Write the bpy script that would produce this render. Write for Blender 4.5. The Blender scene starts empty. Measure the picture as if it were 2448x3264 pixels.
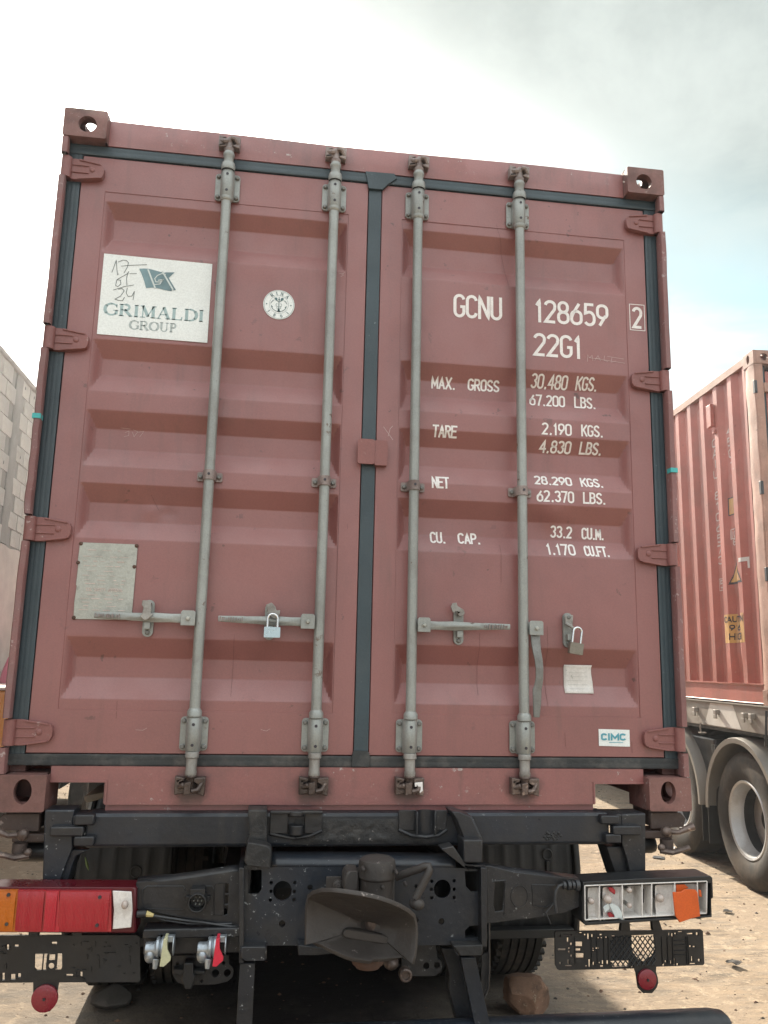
import bpy, bmesh, math, random
from mathutils import Vector, Matrix, noise
from mathutils.geometry import tessellate_polygon
R = math.radians
random.seed(7)
C = bpy.context.scene.collection
sc = bpy.context.scene

# ------------------------------------------------------------------ camera
CAM = Vector((-0.3456, -2.990, 1.6997))
yaw, pit, rol = -0.133438, 0.184209, 0.0218375
F = Vector((-math.sin(yaw)*math.cos(pit), math.cos(yaw)*math.cos(pit), math.sin(pit)))
X0 = Vector((math.cos(yaw), math.sin(yaw), 0)); U0 = X0.cross(F)
XX = X0*math.cos(rol) + U0*math.sin(rol); UU = -X0*math.sin(rol) + U0*math.cos(rol)
cd = bpy.data.cameras.new('camera'); cam = bpy.data.objects.new('camera', cd); C.objects.link(cam)
m3 = Matrix((XX, UU, -F)).transposed()
cam.matrix_world = Matrix.Translation(CAM) @ m3.to_4x4()
cd.sensor_width = 36; cd.sensor_fit = 'AUTO'; cd.lens = 2632.3/3264*36; cd.clip_end = 2000; cd.clip_start = 0.02
sc.camera = cam

def at(px, py, Y):
    """point of the plane y=Y measured off the survey photograph (pixels of 2448x3264)"""
    d = XX*((px-1224)/2632.3) - UU*((py-1632)/2632.3) + F
    return CAM + d*((Y-CAM.y)/d.y)

# ------------------------------------------------------------------ light
SUN_AZ, SUN_EL = R(-4.6), R(33.6)
sdir = Vector((math.sin(SUN_AZ)*math.cos(SUN_EL), math.cos(SUN_AZ)*math.cos(SUN_EL), math.sin(SUN_EL)))
ld = bpy.data.lights.new('sun', 'SUN'); ld.energy = 5.0; ld.angle = R(1.2); ld.color = (1, .90, .75)
sun = bpy.data.objects.new('sun', ld); C.objects.link(sun)
sun.rotation_euler = (-sdir).to_track_quat('-Z', 'Y').to_euler(); sun.location = (0, 20, 20)

wd = bpy.data.worlds.new('World'); sc.world = wd; wd.use_nodes = True
def world():
    nt = wd.node_tree; N = nt.nodes; L = nt.links; N.clear()
    def n(t, **k):
        o = N.new(t)
        for a, b in k.items(): setattr(o, a, b)
        return o
    def mth(op, a, b=None, c=None):
        o = n('ShaderNodeMath', operation=op)
        for i, v in enumerate((a, b, c)):
            if v is None: continue
            if isinstance(v, (int, float)): o.inputs[i].default_value = v
            else: L.new(v, o.inputs[i])
        return o.outputs[0]
    def dotv(vec, d):
        o = n('ShaderNodeVectorMath', operation='DOT_PRODUCT'); L.new(vec, o.inputs[0]); o.inputs[1].default_value = d
        return o.outputs['Value']
    def sstep(v, a, b):
        o = n('ShaderNodeMapRange', interpolation_type='SMOOTHSTEP'); L.new(v, o.inputs[0])
        o.inputs[1].default_value = a; o.inputs[2].default_value = b; return o.outputs[0]
    def mix(f, a, b):
        o = n('ShaderNodeMix', data_type='RGBA')
        if isinstance(f, (int, float)): o.inputs[0].default_value = f
        else: L.new(f, o.inputs[0])
        for i, v in ((6, a), (7, b)):
            if isinstance(v, tuple): o.inputs[i].default_value = v
            else: L.new(v, o.inputs[i])
        return o.outputs[2]
    tc = n('ShaderNodeTexCoord').outputs['Generated']
    sky = n('ShaderNodeTexSky', sky_type='NISHITA', sun_disc=False, sun_elevation=SUN_EL, sun_rotation=SUN_AZ)
    sky.dust_density = 2.0
    skc = n('ShaderNodeVectorMath', operation='SCALE'); L.new(sky.outputs[0], skc.inputs[0]); skc.inputs[3].default_value = 0.10
    # cloud layer mapped on a flat deck
    sep = n('ShaderNodeSeparateXYZ'); L.new(tc, sep.inputs[0])
    zz = mth('MAXIMUM', sep.outputs[2], 0.0); den = mth('ADD', zz, 0.22)
    cmb = n('ShaderNodeCombineXYZ'); L.new(mth('DIVIDE', sep.outputs[0], den), cmb.inputs[0]); L.new(mth('DIVIDE', sep.outputs[1], den), cmb.inputs[1])
    def nz(scale, det, rough=.55, dist=0):
        o = n('ShaderNodeTexNoise'); o.inputs['Scale'].default_value = scale; o.inputs['Detail'].default_value = det
        o.inputs['Roughness'].default_value = rough; o.inputs['Distortion'].default_value = dist
        L.new(cmb.outputs[0], o.inputs['Vector']); return o.outputs['Fac']
    big = nz(.9, 3); fine = nz(2.6, 7, .6, .4)
    sd = dotv(tc, tuple(sdir)); sdm = mth('MAXIMUM', sd, 0.0)
    glow = mth('ADD', mth('MULTIPLY', mth('POWER', sdm, 6), .75), mth('MULTIPLY', mth('POWER', sdm, 60), 4.0))
    # a thick grey cloud bank above and to the right of the sun, its lower edge runs down to the right
    e1 = (at(250, -20, 10)-CAM).normalized(); e2 = (at(1900, 470, 10)-CAM).normalized(); pn = e2.cross(e1).normalized()
    if pn.z < 0: pn = -pn
    edge = mth('ADD', dotv(tc, tuple(pn)), mth('ADD', mth('MULTIPLY', mth('SUBTRACT', fine, .5), .16), mth('MULTIPLY', mth('SUBTRACT', big, .5), .08)))
    dc = (at(2150, -100, 10)-CAM).normalized()
    bankm = mth('MULTIPLY', sstep(edge, -.15, .17), sstep(mth('ADD', dotv(tc, tuple(dc)), mth('MULTIPLY', mth('SUBTRACT', fine, .5), .12)), .60, .93))
    rnd = mth('MULTIPLY', sstep(mth('ADD', mth('MULTIPLY', big, .7), mth('MULTIPLY', fine, .3)), .52, .72), sstep(sd, .72, .35))
    bankm = mth('SUBTRACT', 1.0, mth('POWER', mth('SUBTRACT', 1.0, bankm), 3.2))
    dark = mth('MINIMUM', mth('MAXIMUM', bankm, mth('MULTIPLY', rnd, .8)), 1.0)
    # thin patches of blue between
    db = (at(2680, 800, 10)-CAM).normalized()
    blue = sstep(mth('ADD', dotv(tc, tuple(db)), mth('MULTIPLY', mth('SUBTRACT', fine, .5), .05)), .955, .994)
    blue2 = mth('MULTIPLY', sstep(fine, .56, .66), sstep(sd, .80, .5))
    bl = mth('MINIMUM', mth('MAXIMUM', blue, mth('MULTIPLY', blue2, .5)), 1.0)
    skb = mix(.9, skc.outputs[0], (.30, .47, .51, 1))
    gl = n('ShaderNodeVectorMath', operation='SCALE'); gl.inputs[0].default_value = (1.0, .97, .88); L.new(glow, gl.inputs[3])
    add = n('ShaderNodeMix', data_type='RGBA', blend_type='ADD'); add.inputs[0].default_value = 1
    ov = mth('MULTIPLY_ADD', zz, .75, .55)
    cb = n('ShaderNodeVectorMath', operation='SCALE'); cb.inputs[0].default_value = (.755, .795, .80); L.new(ov, cb.inputs[3]); L.new(cb.outputs[0], add.inputs[6]); L.new(gl.outputs[0], add.inputs[7])
    bankc = mix(sstep(mth('ADD', mth('MULTIPLY', fine, .6), mth('MULTIPLY', big, .4)), .40, .60), (.215, .245, .237, 1), (.33, .362, .348, 1))
    col = mix(dark, mix(bl, add.outputs[2], skb), bankc)
    bg = n('ShaderNodeBackground'); bg.inputs[1].default_value = 1.0; L.new(col, bg.inputs[0])
    out = n('ShaderNodeOutputWorld'); L.new(bg.outputs[0], out.inputs[0])
world()
sc.view_settings.view_transform = 'Standard'; sc.view_settings.look = 'None'
sc.view_settings.gamma = 1; sc.view_settings.use_curve_mapping = False
sc.view_settings.exposure = 1.16
sc.cycles.max_bounces = 8
sc.cycles.sample_clamp_indirect = 6

# ------------------------------------------------------------------ materials
MATS = {}
HAZE = .0045
def mat(name, base, rough=.5, metal=0, var=.12, dirt=None, dirt_amt=0.0, dirt_scale=3.0, streak=0.0, chips=0.0, chip_col=(.45, .42, .4), chip_scale=40,
        bump=.15, bump_scale=60, spots=None, spec=.5, fine=.06, scale=1.0, trans=0, emis=None, stretch=(1, 1, .12), grease=None, coat=0, edge=None):
    m = bpy.data.materials.new(name); m.use_nodes = True; nt = m.node_tree; N = nt.nodes; L = nt.links
    b = N['Principled BSDF']; b.inputs['Roughness'].default_value = rough; b.inputs['Metallic'].default_value = metal
    b.inputs['Specular IOR Level'].default_value = spec
    if coat: b.inputs['Coat Weight'].default_value = coat
    if trans: b.inputs['Transmission Weight'].default_value = trans
    tc = N.new('ShaderNodeTexCoord').outputs['Object']
    def noise_(s, d=4, vec=tc, r=.55):
        o = N.new('ShaderNodeTexNoise'); o.inputs['Scale'].default_value = s*scale; o.inputs['Detail'].default_value = d; o.inputs['Roughness'].default_value = r
        L.new(vec, o.inputs['Vector']); return o.outputs['Fac']
    def ramp(v, a, bb, inv=False):
        o = N.new('ShaderNodeMapRange'); L.new(v, o.inputs[0]); o.inputs[1].default_value = a; o.inputs[2].default_value = bb
        if inv: o.inputs[3].default_value = 1; o.inputs[4].default_value = 0
        return o.outputs[0]
    def mul(a, k):
        o = N.new('ShaderNodeMath'); o.operation = 'MULTIPLY'; L.new(a, o.inputs[0])
        if isinstance(k, (int, float)): o.inputs[1].default_value = k
        else: L.new(k, o.inputs[1])
        return o.outputs[0]
    def mixc(f, a, c, bt='MIX'):
        o = N.new('ShaderNodeMix'); o.data_type = 'RGBA'; o.blend_type = bt
        if isinstance(f, (int, float)): o.inputs[0].default_value = f
        else: L.new(f, o.inputs[0])
        for i, v in ((6, a), (7, c)):
            if isinstance(v, tuple): o.inputs[i].default_value = (*v[:3], 1)
            else: L.new(v, o.inputs[i])
        return o.outputs[2]
    lo = tuple(max(0, x*(1-var*1.6)) for x in base); hi = tuple(min(1, x*(1+var)) for x in base)
    col = mixc(ramp(noise_(2.2, 6), .3, .7), lo, hi)
    if fine:
        col = mixc(ramp(noise_(170, 2), .35, .65), mixc(1.0, col, (1-fine,)*3, 'MULTIPLY'), mixc(1.0, col, (1+fine,)*3, 'MULTIPLY'))
    mp = N.new('ShaderNodeMapping'); mp.inputs['Scale'].default_value = stretch; L.new(tc, mp.inputs[0])
    if dirt and dirt_amt:
        col = mixc(mul(ramp(noise_(dirt_scale, 8, r=.65), .48, .72), dirt_amt), col, dirt)
    if dirt and streak:
        col = mixc(mul(mul(ramp(noise_(26, 5, mp.outputs[0]), .52, .8), ramp(noise_(1.7, 2), .4, .65)), streak), col, dirt)
    rr = None
    if chips:
        ch = mul(ramp(noise_(chip_scale, 9, r=.7), .66-.06*chips, .68-.05*chips), ramp(noise_(4.3, 3), .45, .6))
        col = mixc(ch, col, chip_col)
    if spots:
        col = mixc(mul(ramp(noise_(23, 6, r=.6), .665, .70), ramp(noise_(3.1, 3), .44, .58)), col, spots)
    if edge:
        ge = N.new('ShaderNodeNewGeometry'); pe = ramp(ge.outputs['Pointiness'], .512, .56)
        col = mixc(mul(mul(pe, ramp(noise_(30, 6), .38, .62)), edge[1]), col, edge[0])
    if grease:
        pts, rad, gc = grease
        tot = None
        for p in pts:
            vd = N.new('ShaderNodeVectorMath'); vd.operation = 'DISTANCE'; L.new(tc, vd.inputs[0]); vd.inputs[1].default_value = p
            o = N.new('ShaderNodeMath'); o.operation = 'ADD'; L.new(vd.outputs['Value'], o.inputs[0]); L.new(mul(noise_(22, 5), .07), o.inputs[1])
            r1 = ramp(o.outputs[0], rad+.035, rad+.085, True)
            if tot is None: tot = r1
            else:
                o2 = N.new('ShaderNodeMath'); o2.operation = 'MAXIMUM'; L.new(tot, o2.inputs[0]); L.new(r1, o2.inputs[1]); tot = o2.outputs[0]
        col = mixc(mul(tot, .85), col, gc)
    L.new(col, b.inputs['Base Color'])
    rg = N.new('ShaderNodeMapRange'); L.new(noise_(9, 5), rg.inputs[0]); rg.inputs[1].default_value = .3; rg.inputs[2].default_value = .7
    rg.inputs[3].default_value = max(.03, rough-.08); rg.inputs[4].default_value = min(1, rough+.1); L.new(rg.outputs[0], b.inputs['Roughness'])
    if bump:
        bp = N.new('ShaderNodeBump'); bp.inputs['Strength'].default_value = bump; bp.inputs['Distance'].default_value = .004
        L.new(noise_(bump_scale, 5), bp.inputs['Height']); L.new(bp.outputs[0], b.inputs['Normal'])
    if emis: b.inputs['Emission Color'].default_value = (*emis, 1); b.inputs['Emission Strength'].default_value = 1
    MATS[name] = m
    return m
RED = (.262, .094, .088); RODX = (-.590, -.168, .171, .593)
GR = ([(x, .045, 1.275) for x in RODX], .028, (.050, .028, .025))
mat('door_paint', RED, .46, var=.14, dirt=(.12, .058, .050), dirt_amt=.34, dirt_scale=2.2, streak=.55, chips=.0, spots=(.10, .04, .035), bump=.10, bump_scale=90, fine=.05, spec=.95)
mat('frame_paint', RED, .46, spec=.9, var=.10, dirt=(.09, .05, .045), dirt_amt=.5, streak=.8, chips=.6, chip_col=(.40, .34, .33), bump=.2, bump_scale=50, grease=GR)
mat('casting_paint', (.195, .095, .084), .6, var=.22, dirt=(.06, .038, .034), dirt_amt=.8, dirt_scale=9, chips=1.0, chip_col=(.32, .27, .26), bump=.5, bump_scale=45)
mat('post_paint', (.23, .11, .105), .5, var=.15, dirt=(.20, .15, .15), dirt_amt=.5, dirt_scale=8, chips=1.3, chip_col=(.42, .35, .34), chip_scale=40, bump=.35, bump_scale=35, stretch=(1, 1, .3))
mat('hinge_paint', (.245, .10, .092), .48, var=.12, dirt=(.1, .05, .045), dirt_amt=.4, chips=.6, chip_col=(.4, .32, .31), bump=.3, bump_scale=50)
mat('gasket_rubber', (.025, .047, .060), .5, spec=.7, var=.18, dirt=(.05, .07, .08), dirt_amt=.35, dirt_scale=5, streak=.2, bump=.25, bump_scale=90, chips=.1, chip_col=(.2, .25, .28))
mat('gasket_rubber_dirty', (.040, .044, .046), .7, var=.3, dirt=(.13, .12, .11), dirt_amt=.7, dirt_scale=14, bump=.5, bump_scale=70)
mat('zinc', (.31, .325, .31), .42, chips=.7, chip_col=(.13, .08, .055), chip_scale=16, metal=.3, var=.12, dirt=(.19, .18, .165), dirt_amt=.7, dirt_scale=6, streak=.8, spots=(.10, .06, .045), bump=.25, bump_scale=70, stretch=(1, 1, .06))
mat('bolt_grey', (.215, .22, .21), .45, metal=.3, var=.15, dirt=(.12, .1, .09), dirt_amt=.5, dirt_scale=30, bump=.2)
mat('lock_brown', (.075, .052, .045), .55, var=.3, dirt=(.035, .025, .022), dirt_amt=.9, dirt_scale=14, chips=.8, chip_col=(.25, .2, .18), bump=.5, bump_scale=50)
mat('scratch_dark', (.14, .052, .048), .6, var=.1, bump=0)
mat('shard', (.55, .66, .72), .12, metal=.3, var=.05, bump=0, spec=1)
mat('dish_shade', (.006, .007, .009), .7, var=.1, bump=0)  # near-black wheel centre: shade of the deep dish put into the colour
mat('zinc_dirty', (.33, .32, .30), .5, metal=.35, var=.2, dirt=(.12, .095, .08), dirt_amt=.8, dirt_scale=14, spots=(.10, .04, .03), bump=.4, bump_scale=70)
mat('greasy_metal', (.135, .100, .086), .36, metal=.35, var=.4, dirt=(.032, .022, .020), dirt_amt=.85, dirt_scale=34, chips=1.4, chip_col=(.4, .3, .25), bump=.6, bump_scale=90)
mat('hardware_top', (.30, .25, .235), .5, metal=.2, var=.3, dirt=(.12, .07, .06), dirt_amt=.8, dirt_scale=20, bump=.5, bump_scale=80)
mat('plate_metal', (.43, .44, .40), .45, metal=.3, var=.12, dirt=(.26, .26, .235), dirt_amt=.7, dirt_scale=26, bump=.3, bump_scale=120, spots=(.12, .11, .09))
mat('marking_white', (.80, .77, .75), .5, var=.05, dirt=(.45, .33, .31), dirt_amt=.25, dirt_scale=30, bump=0)
mat('chalk', (.50, .36, .35), .8, var=.1, bump=0)
mat('sticker_white', (.80, .84, .83), .38, var=.03, dirt=(.5, .5, .47), dirt_amt=.15, bump=.04)
mat('sticker_teal', (.34, .46, .47), .4, var=.08, bump=0)
mat('sticker_grey', (.42, .48, .48), .4, var=.08, bump=0)
mat('sticker_light', (.60, .66, .65), .4, var=.03, bump=0)
mat('ink', (.07, .09, .09), .5, var=.1, bump=0)
mat('flag_blue', (.17, .27, .30), .4, var=.25, bump=0, scale=4)
mat('emblem_dark', (.09, .17, .18), .4, var=.1, bump=0)
mat('sticker_cyan', (.10, .38, .47), .4, var=.08, bump=0)
mat('paper', (.74, .72, .69), .75, var=.08, dirt=(.45, .42, .38), dirt_amt=.5, dirt_scale=18, bump=.35, bump_scale=25)
mat('brass', (.24, .22, .185), .38, metal=.5, var=.2, dirt=(.14, .12, .09), dirt_amt=.6, dirt_scale=30, bump=.2)
mat('lock_steel', (.46, .58, .64), .28, metal=.55, var=.08, bump=.08)
mat('chrome', (.72, .74, .76), .16, metal=1, var=.05, bump=0)
mat('cyan_tape', (.06, .42, .42), .5, var=.05, bump=0)
mat('chassis', (.016, .0172, .021), .38, var=.35, dirt=(.048, .043, .039), dirt_amt=.8, dirt_scale=6, streak=.3, chips=.6, chip_col=(.30, .31, .31), chip_scale=70, bump=.5, bump_scale=38)
mat('chassis_blue', (.015, .0195, .028), .34, var=.3, dirt=(.042, .039, .037), dirt_amt=.7, dirt_scale=5, streak=.45, chips=.55, chip_col=(.33, .35, .36), chip_scale=70, bump=.35, bump_scale=35)
mat('chassis_rough', (.021, .021, .022), .6, var=.4, dirt=(.05, .045, .042), dirt_amt=1, dirt_scale=16, chips=.7, chip_col=(.33, .30, .28), chip_scale=60, bump=1, bump_scale=45)
mat('scoop_steel', (.056, .048, .044), .55, metal=.1, var=.25, dirt=(.035, .030, .028), dirt_amt=.7, dirt_scale=5, chips=.5, chip_col=(.30, .26, .24), bump=.5, bump_scale=45)
mat('rust', (.12, .065, .045), .8, var=.4, dirt=(.05, .035, .03), dirt_amt=.7, dirt_scale=20, bump=.8, bump_scale=60)
mat('plastic_black', (.014, .015, .017), .42, var=.2, dirt=(.032, .031, .031), dirt_amt=.5, dirt_scale=8, bump=.2, bump_scale=60)
mat('mudguard_plastic', (.013, .0135, .0145), .55, var=.25, dirt=(.020, .020, .018), dirt_amt=.8, dirt_scale=4, streak=.4, bump=.2)
mat('rubber', (.024, .022, .020), .8, var=.3, dirt=(.095, .078, .06), dirt_amt=.95, dirt_scale=6, bump=.5, bump_scale=50)
mat('tyre_dusty', (.034, .030, .027), .8, var=.25, dirt=(.12, .095, .072), dirt_amt=.85, dirt_scale=4, bump=.4, bump_scale=40)
mat('rim_silver', (.50, .51, .52), .35, metal=.5, var=.1, dirt=(.26, .22, .18), dirt_amt=.5, dirt_scale=5, bump=.2)
mat('hub_dark', (.030, .033, .040), .5, var=.3, dirt=(.07, .06, .05), dirt_amt=.6, bump=.3)
mat('lens_red', (.34, .010, .022), .22, var=.10, bump=.12, bump_scale=220, spec=.6, coat=.3)
mat('lens_red_bright', (.42, .012, .030), .20, var=.06, bump=.12, bump_scale=220, spec=.6, coat=.3)
mat('lens_red_dark', (.085, .006, .012), .3, var=.15, bump=.1, spec=.5)
mat('lens_amber', (.50, .13, .010), .25, var=.12, dirt=(.35, .06, .01), dirt_amt=.5, dirt_scale=20, bump=.12, bump_scale=220)
mat('orange_plastic', (.66, .11, .015), .45, var=.12, dirt=(.42, .06, .012), dirt_amt=.5, dirt_scale=16, bump=.15)
mat('tray_white', (.74, .71, .68), .5, var=.08, dirt=(.38, .33, .28), dirt_amt=.6, dirt_scale=22, bump=.12)
mat('bulb', (.45, .38, .34), .12, var=.1, bump=0, spec=.8)
mat('reflector_red', (.26, .014, .028), .3, var=.15, bump=.4, bump_scale=260, coat=.4)
mat('gladhand_metal', (.42, .47, .52), .3, metal=.7, var=.2, dirt=(.18, .17, .15), dirt_amt=.7, dirt_scale=35, bump=.5, bump_scale=90)
mat('yellow_plastic', (.52, .51, .33), .4, var=.08, bump=.1)
mat('red_plastic', (.62, .025, .055), .35, var=.08, bump=.1)
mat('wood_yellow', (.55, .45, .2), .6, var=.1, bump=.1)
mat('stone', (.20, .115, .075), .85, var=.45, dirt=(.075, .050, .036), dirt_amt=.95, dirt_scale=16, chips=1.2, chip_col=(.33, .25, .18), bump=.9, bump_scale=30)
mat('stone_dark', (.07, .062, .055), .9, var=.35, dirt=(.04, .035, .03), dirt_amt=.8, dirt_scale=10, bump=.8, bump_scale=25)
mat('block', (.30, .295, .265), .9, var=.16, dirt=(.22, .21, .185), dirt_amt=.7, dirt_scale=7, bump=.8, bump_scale=42, fine=.1)
mat('block_pale', (.36, .35, .315), .9, var=.14, dirt=(.27, .255, .225), dirt_amt=.6, dirt_scale=6, bump=.8, bump_scale=42, fine=.1)
mat('mortar', (.16, .155, .14), .95, var=.2, dirt=(.16, .15, .13), dirt_amt=.6, bump=.9, bump_scale=30)
mat('plaster', (.38, .345, .30), .9, var=.14, dirt=(.30, .27, .235), dirt_amt=.6, dirt_scale=1.8, streak=.6, bump=.5, bump_scale=14)
mat('coping', (.20, .185, .165), .9, var=.25, dirt=(.1, .09, .08), dirt_amt=.7, dirt_scale=5, bump=.7)
mat('side_paint', (.42, .135, .105), .5, var=.14, dirt=(.20, .10, .075), dirt_amt=.45, streak=.55, chips=.3, chip_col=(.5, .4, .34), bump=.15, spots=(.14, .06, .04))
mat('side_frame', (.40, .225, .17), .6, var=.18, dirt=(.20, .12, .09), dirt_amt=.8, dirt_scale=6, streak=.6, chips=1.0, chip_col=(.45, .36, .28), bump=.35, spots=(.12, .07, .05))
mat('sign_yellow', (.56, .32, .10), .5, var=.12, dirt=(.44, .20, .13), dirt_amt=.8, dirt_scale=8, bump=0)
mat('sign_black', (.035, .03, .04), .5, var=.1, bump=0)
mat('marking_faded', (.60, .50, .46), .6, var=.1, dirt=(.4, .24, .2), dirt_amt=.5, dirt_scale=14, bump=0)
mat('trailer_beige', (.29, .265, .235), .55, var=.12, dirt=(.22, .19, .155), dirt_amt=.8, dirt_scale=4, streak=.5, bump=.25, chips=.8, chip_col=(.12, .1, .09))
mat('white_patch', (.62, .60, .56), .5, var=.05, dirt=(.4, .37, .32), dirt_amt=.35, dirt_scale=6, bump=.1)
mat('fender_grey', (.20, .185, .165), .45, var=.10, dirt=(.17, .145, .12), dirt_amt=.8, dirt_scale=4, bump=.12)
mat('truck_pink', (.52, .09, .17), .35, var=.05, bump=.05, coat=.3)
mat('truck_orange', (.62, .22, .02), .4, var=.08, dirt=(.35, .13, .03), dirt_amt=.4, bump=.1)
mat('truck_rim', (.6, .45, .42), .5, var=.05, bump=.05)
mat('glass_dark', (.02, .025, .03), .05, var=.05, bump=0, spec=.8)
mat('litter', (.62, .62, .62), .7, var=.1, bump=.4)
mat('leaf_green', (.12, .17, .06), .6, var=.2, bump=0)
mat('cable', (.035, .037, .042), .4, var=.2, dirt=(.08, .08, .08), dirt_amt=.4, dirt_scale=30, bump=.3, bump_scale=120)

# ------------------------------------------------------------------ mesh builder
ORG = {}
def ident(u, v, w): return (u, v, w)
def xz(u, v, w): return (u, w, v)          # outline in x,z; depth along y
def yz(u, v, w): return (w, u, v)          # outline in y,z; depth along x
class MB:
    def __init__(s): s.v = []; s.f = []; s.m = []
    def add(s, v, f, m=0):
        k = len(s.v); s.v += [tuple(p) for p in v]
        s.f += [tuple(i+k for i in q) for q in f]; s.m += [m]*len(f); return s
    def box(s, x0, x1, y0, y1, z0, z1, m=0):
        v = [(x, y, z) for x in (x0, x1) for y in (y0, y1) for z in (z0, z1)]
        return s.add(v, [(0, 1, 3, 2), (4, 6, 7, 5), (0, 4, 5, 1), (2, 3, 7, 6), (0, 2, 6, 4), (1, 5, 7, 3)], m)
    def obox(s, c, ax, ay, az, m=0):
        c = Vector(c); v = [c+Vector(ax)*i+Vector(ay)*j+Vector(az)*k for i in (-1, 1) for j in (-1, 1) for k in (-1, 1)]
        return s.add(v, [(0, 1, 3, 2), (4, 6, 7, 5), (0, 4, 5, 1), (2, 3, 7, 6), (0, 2, 6, 4), (1, 5, 7, 3)], m)
    def prism(s, out, w0, w1, mp=xz, holes=(), m=0, m2=None):
        loops = [list(out)]+[list(h) for h in holes]
        pl = [[Vector((p[0], p[1], 0)) for p in l] for l in loops]
        tr = tessellate_polygon(pl); flat = [p for l in loops for p in l]; n = len(flat)
        v = [mp(p[0], p[1], w0) for p in flat]+[mp(p[0], p[1], w1) for p in flat]
        f = [tuple(t) for t in tr]+[tuple(i+n for i in reversed(t)) for t in tr]
        s.add(v, f, m); k0 = 0
        v = []; f = []
        for l in loops:
            q = len(l)
            for i in range(q):
                j = (i+1) % q; b = len(v)
                v += [mp(*l[i][:2], w0), mp(*l[j][:2], w0), mp(*l[j][:2], w1), mp(*l[i][:2], w1)]; f.append((b, b+1, b+2, b+3))
        return s.add(v, f, m if m2 is None else m2)
    def tube(s, pts, r, n=12, caps=True, m=0):
        pts = [Vector(p) for p in pts]; rs = r if isinstance(r, (list, tuple)) else [r]*len(pts)
        up = None; rings = []
        for i, p in enumerate(pts):
            d = (pts[min(i+1, len(pts)-1)]-pts[max(i-1, 0)]).normalized()
            if up is None:
                up = Vector((0, 0, 1)) if abs(d.z) < .9 else Vector((0, 1, 0))
            a = d.cross(up).normalized(); up = a.cross(d).normalized()
            rings.append([p+(a*math.cos(2*math.pi*k/n)+up*math.sin(2*math.pi*k/n))*rs[i] for k in range(n)])
        v = [q for ring in rings for q in ring]; f = []
        for i in range(len(pts)-1):
            for k in range(n):
                f.append((i*n+k, i*n+(k+1) % n, (i+1)*n+(k+1) % n, (i+1)*n+k))
        if caps: f.append(tuple(range(n))); f.append(tuple((len(pts)-1)*n+k for k in reversed(range(n))))
        return s.add(v, f, m)
    def lathe(s, prof, o, ax='z', n=24, m=0, closed=False):
        o = Vector(o); v = []; f = []
        for r, h in prof:
            for k in range(n):
                a = 2*math.pi*k/n; c, q = r*math.cos(a), r*math.sin(a)
                v.append(o+Vector({'z': (c, q, h), 'y': (c, h, q), 'x': (h, c, q)}[ax]))
        P = len(prof)
        for i in range(P if closed else P-1):
            j = (i+1) % P
            for k in range(n): f.append((i*n+k, i*n+(k+1) % n, j*n+(k+1) % n, j*n+k))
        return s.add(v, f, m)
    def ball(s, c, r, m=0, n=10):
        pr = [(max(1e-4, math.sin(math.pi*i/n)), -math.cos(math.pi*i/n)) for i in range(n+1)]
        rr = r if isinstance(r, tuple) else (r, r, r); k = len(s.v)
        s.lathe(pr, (0, 0, 0), 'z', 2*n, m)
        for i in range(k, len(s.v)):
            p = s.v[i]; s.v[i] = (c[0]+p[0]*rr[0], c[1]+p[1]*rr[1], c[2]+p[2]*rr[2])
        return s
    def mesh(s, name, mats, smooth=True):
        me = bpy.data.meshes.new(name); me.from_pydata(s.v, [], s.f); me.polygons.foreach_set('material_index', s.m); me.update()
        bm = bmesh.new(); bm.from_mesh(me); bmesh.ops.remove_doubles(bm, verts=bm.verts, dist=2e-5)
        bmesh.ops.recalc_face_normals(bm, faces=bm.faces)
        bm.to_mesh(me); bm.free()
        for mm in (mats if isinstance(mats, (list, tuple)) else [mats]): me.materials.append(MATS[mm])
        if smooth:
            me.shade_smooth(); me.set_sharp_from_angle(angle=R(38))
        return me
    def build(s, name, mats, parent=None, bevel=0, smooth=True, loc=None):
        idx = s.m
        me = bpy.data.meshes.new(name); me.from_pydata(s.v, [], s.f)
        for mm in (mats if isinstance(mats, (list, tuple)) else [mats]): me.materials.append(MATS[mm])
        me.polygons.foreach_set('material_index', idx); me.update()
        bm = bmesh.new(); bm.from_mesh(me); bmesh.ops.remove_doubles(bm, verts=bm.verts, dist=2e-5)
        bmesh.ops.recalc_face_normals(bm, faces=bm.faces); bm.to_mesh(me); bm.free()
        if smooth: me.shade_smooth(); me.set_sharp_from_angle(angle=R(38))
        return place(name, me, parent, bevel, loc)
def place(name, me, parent=None, bevel=0, loc=None):
    o = bpy.data.objects.new(name, me); C.objects.link(o)
    if parent: o.parent = parent
    po = ORG.get(parent.name, Vector((0, 0, 0))) if parent else Vector((0, 0, 0))
    wl = Vector(loc) if loc is not None else Vector((0, 0, 0))
    o.location = wl-po; ORG[o.name] = wl
    if bevel:
        b = o.modifiers.new('bevel', 'BEVEL'); b.width = bevel; b.segments = 2; b.limit_method = 'ANGLE'; b.angle_limit = R(50)
    return o
def thing(name, label, cat, loc, group=None, rz=0, local=False):
    o = bpy.data.objects.new(name, None); C.objects.link(o); o.location = loc; o.rotation_euler = (0, 0, rz)
    o.empty_display_size = .1
    ORG[o.name] = Vector((0, 0, 0)) if local else Vector(loc)
    o['label'] = label; o['category'] = cat
    if group: o['group'] = group
    return o
def tag(o, label, cat, group=None):
    o['label'] = label; o['category'] = cat
    if group: o['group'] = group
    return o
def circ(x, z, r, n=20, rz=None):
    rz = rz or r; return [(x+r*math.cos(2*math.pi*k/n), z+rz*math.sin(2*math.pi*k/n)) for k in range(n)]
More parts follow.
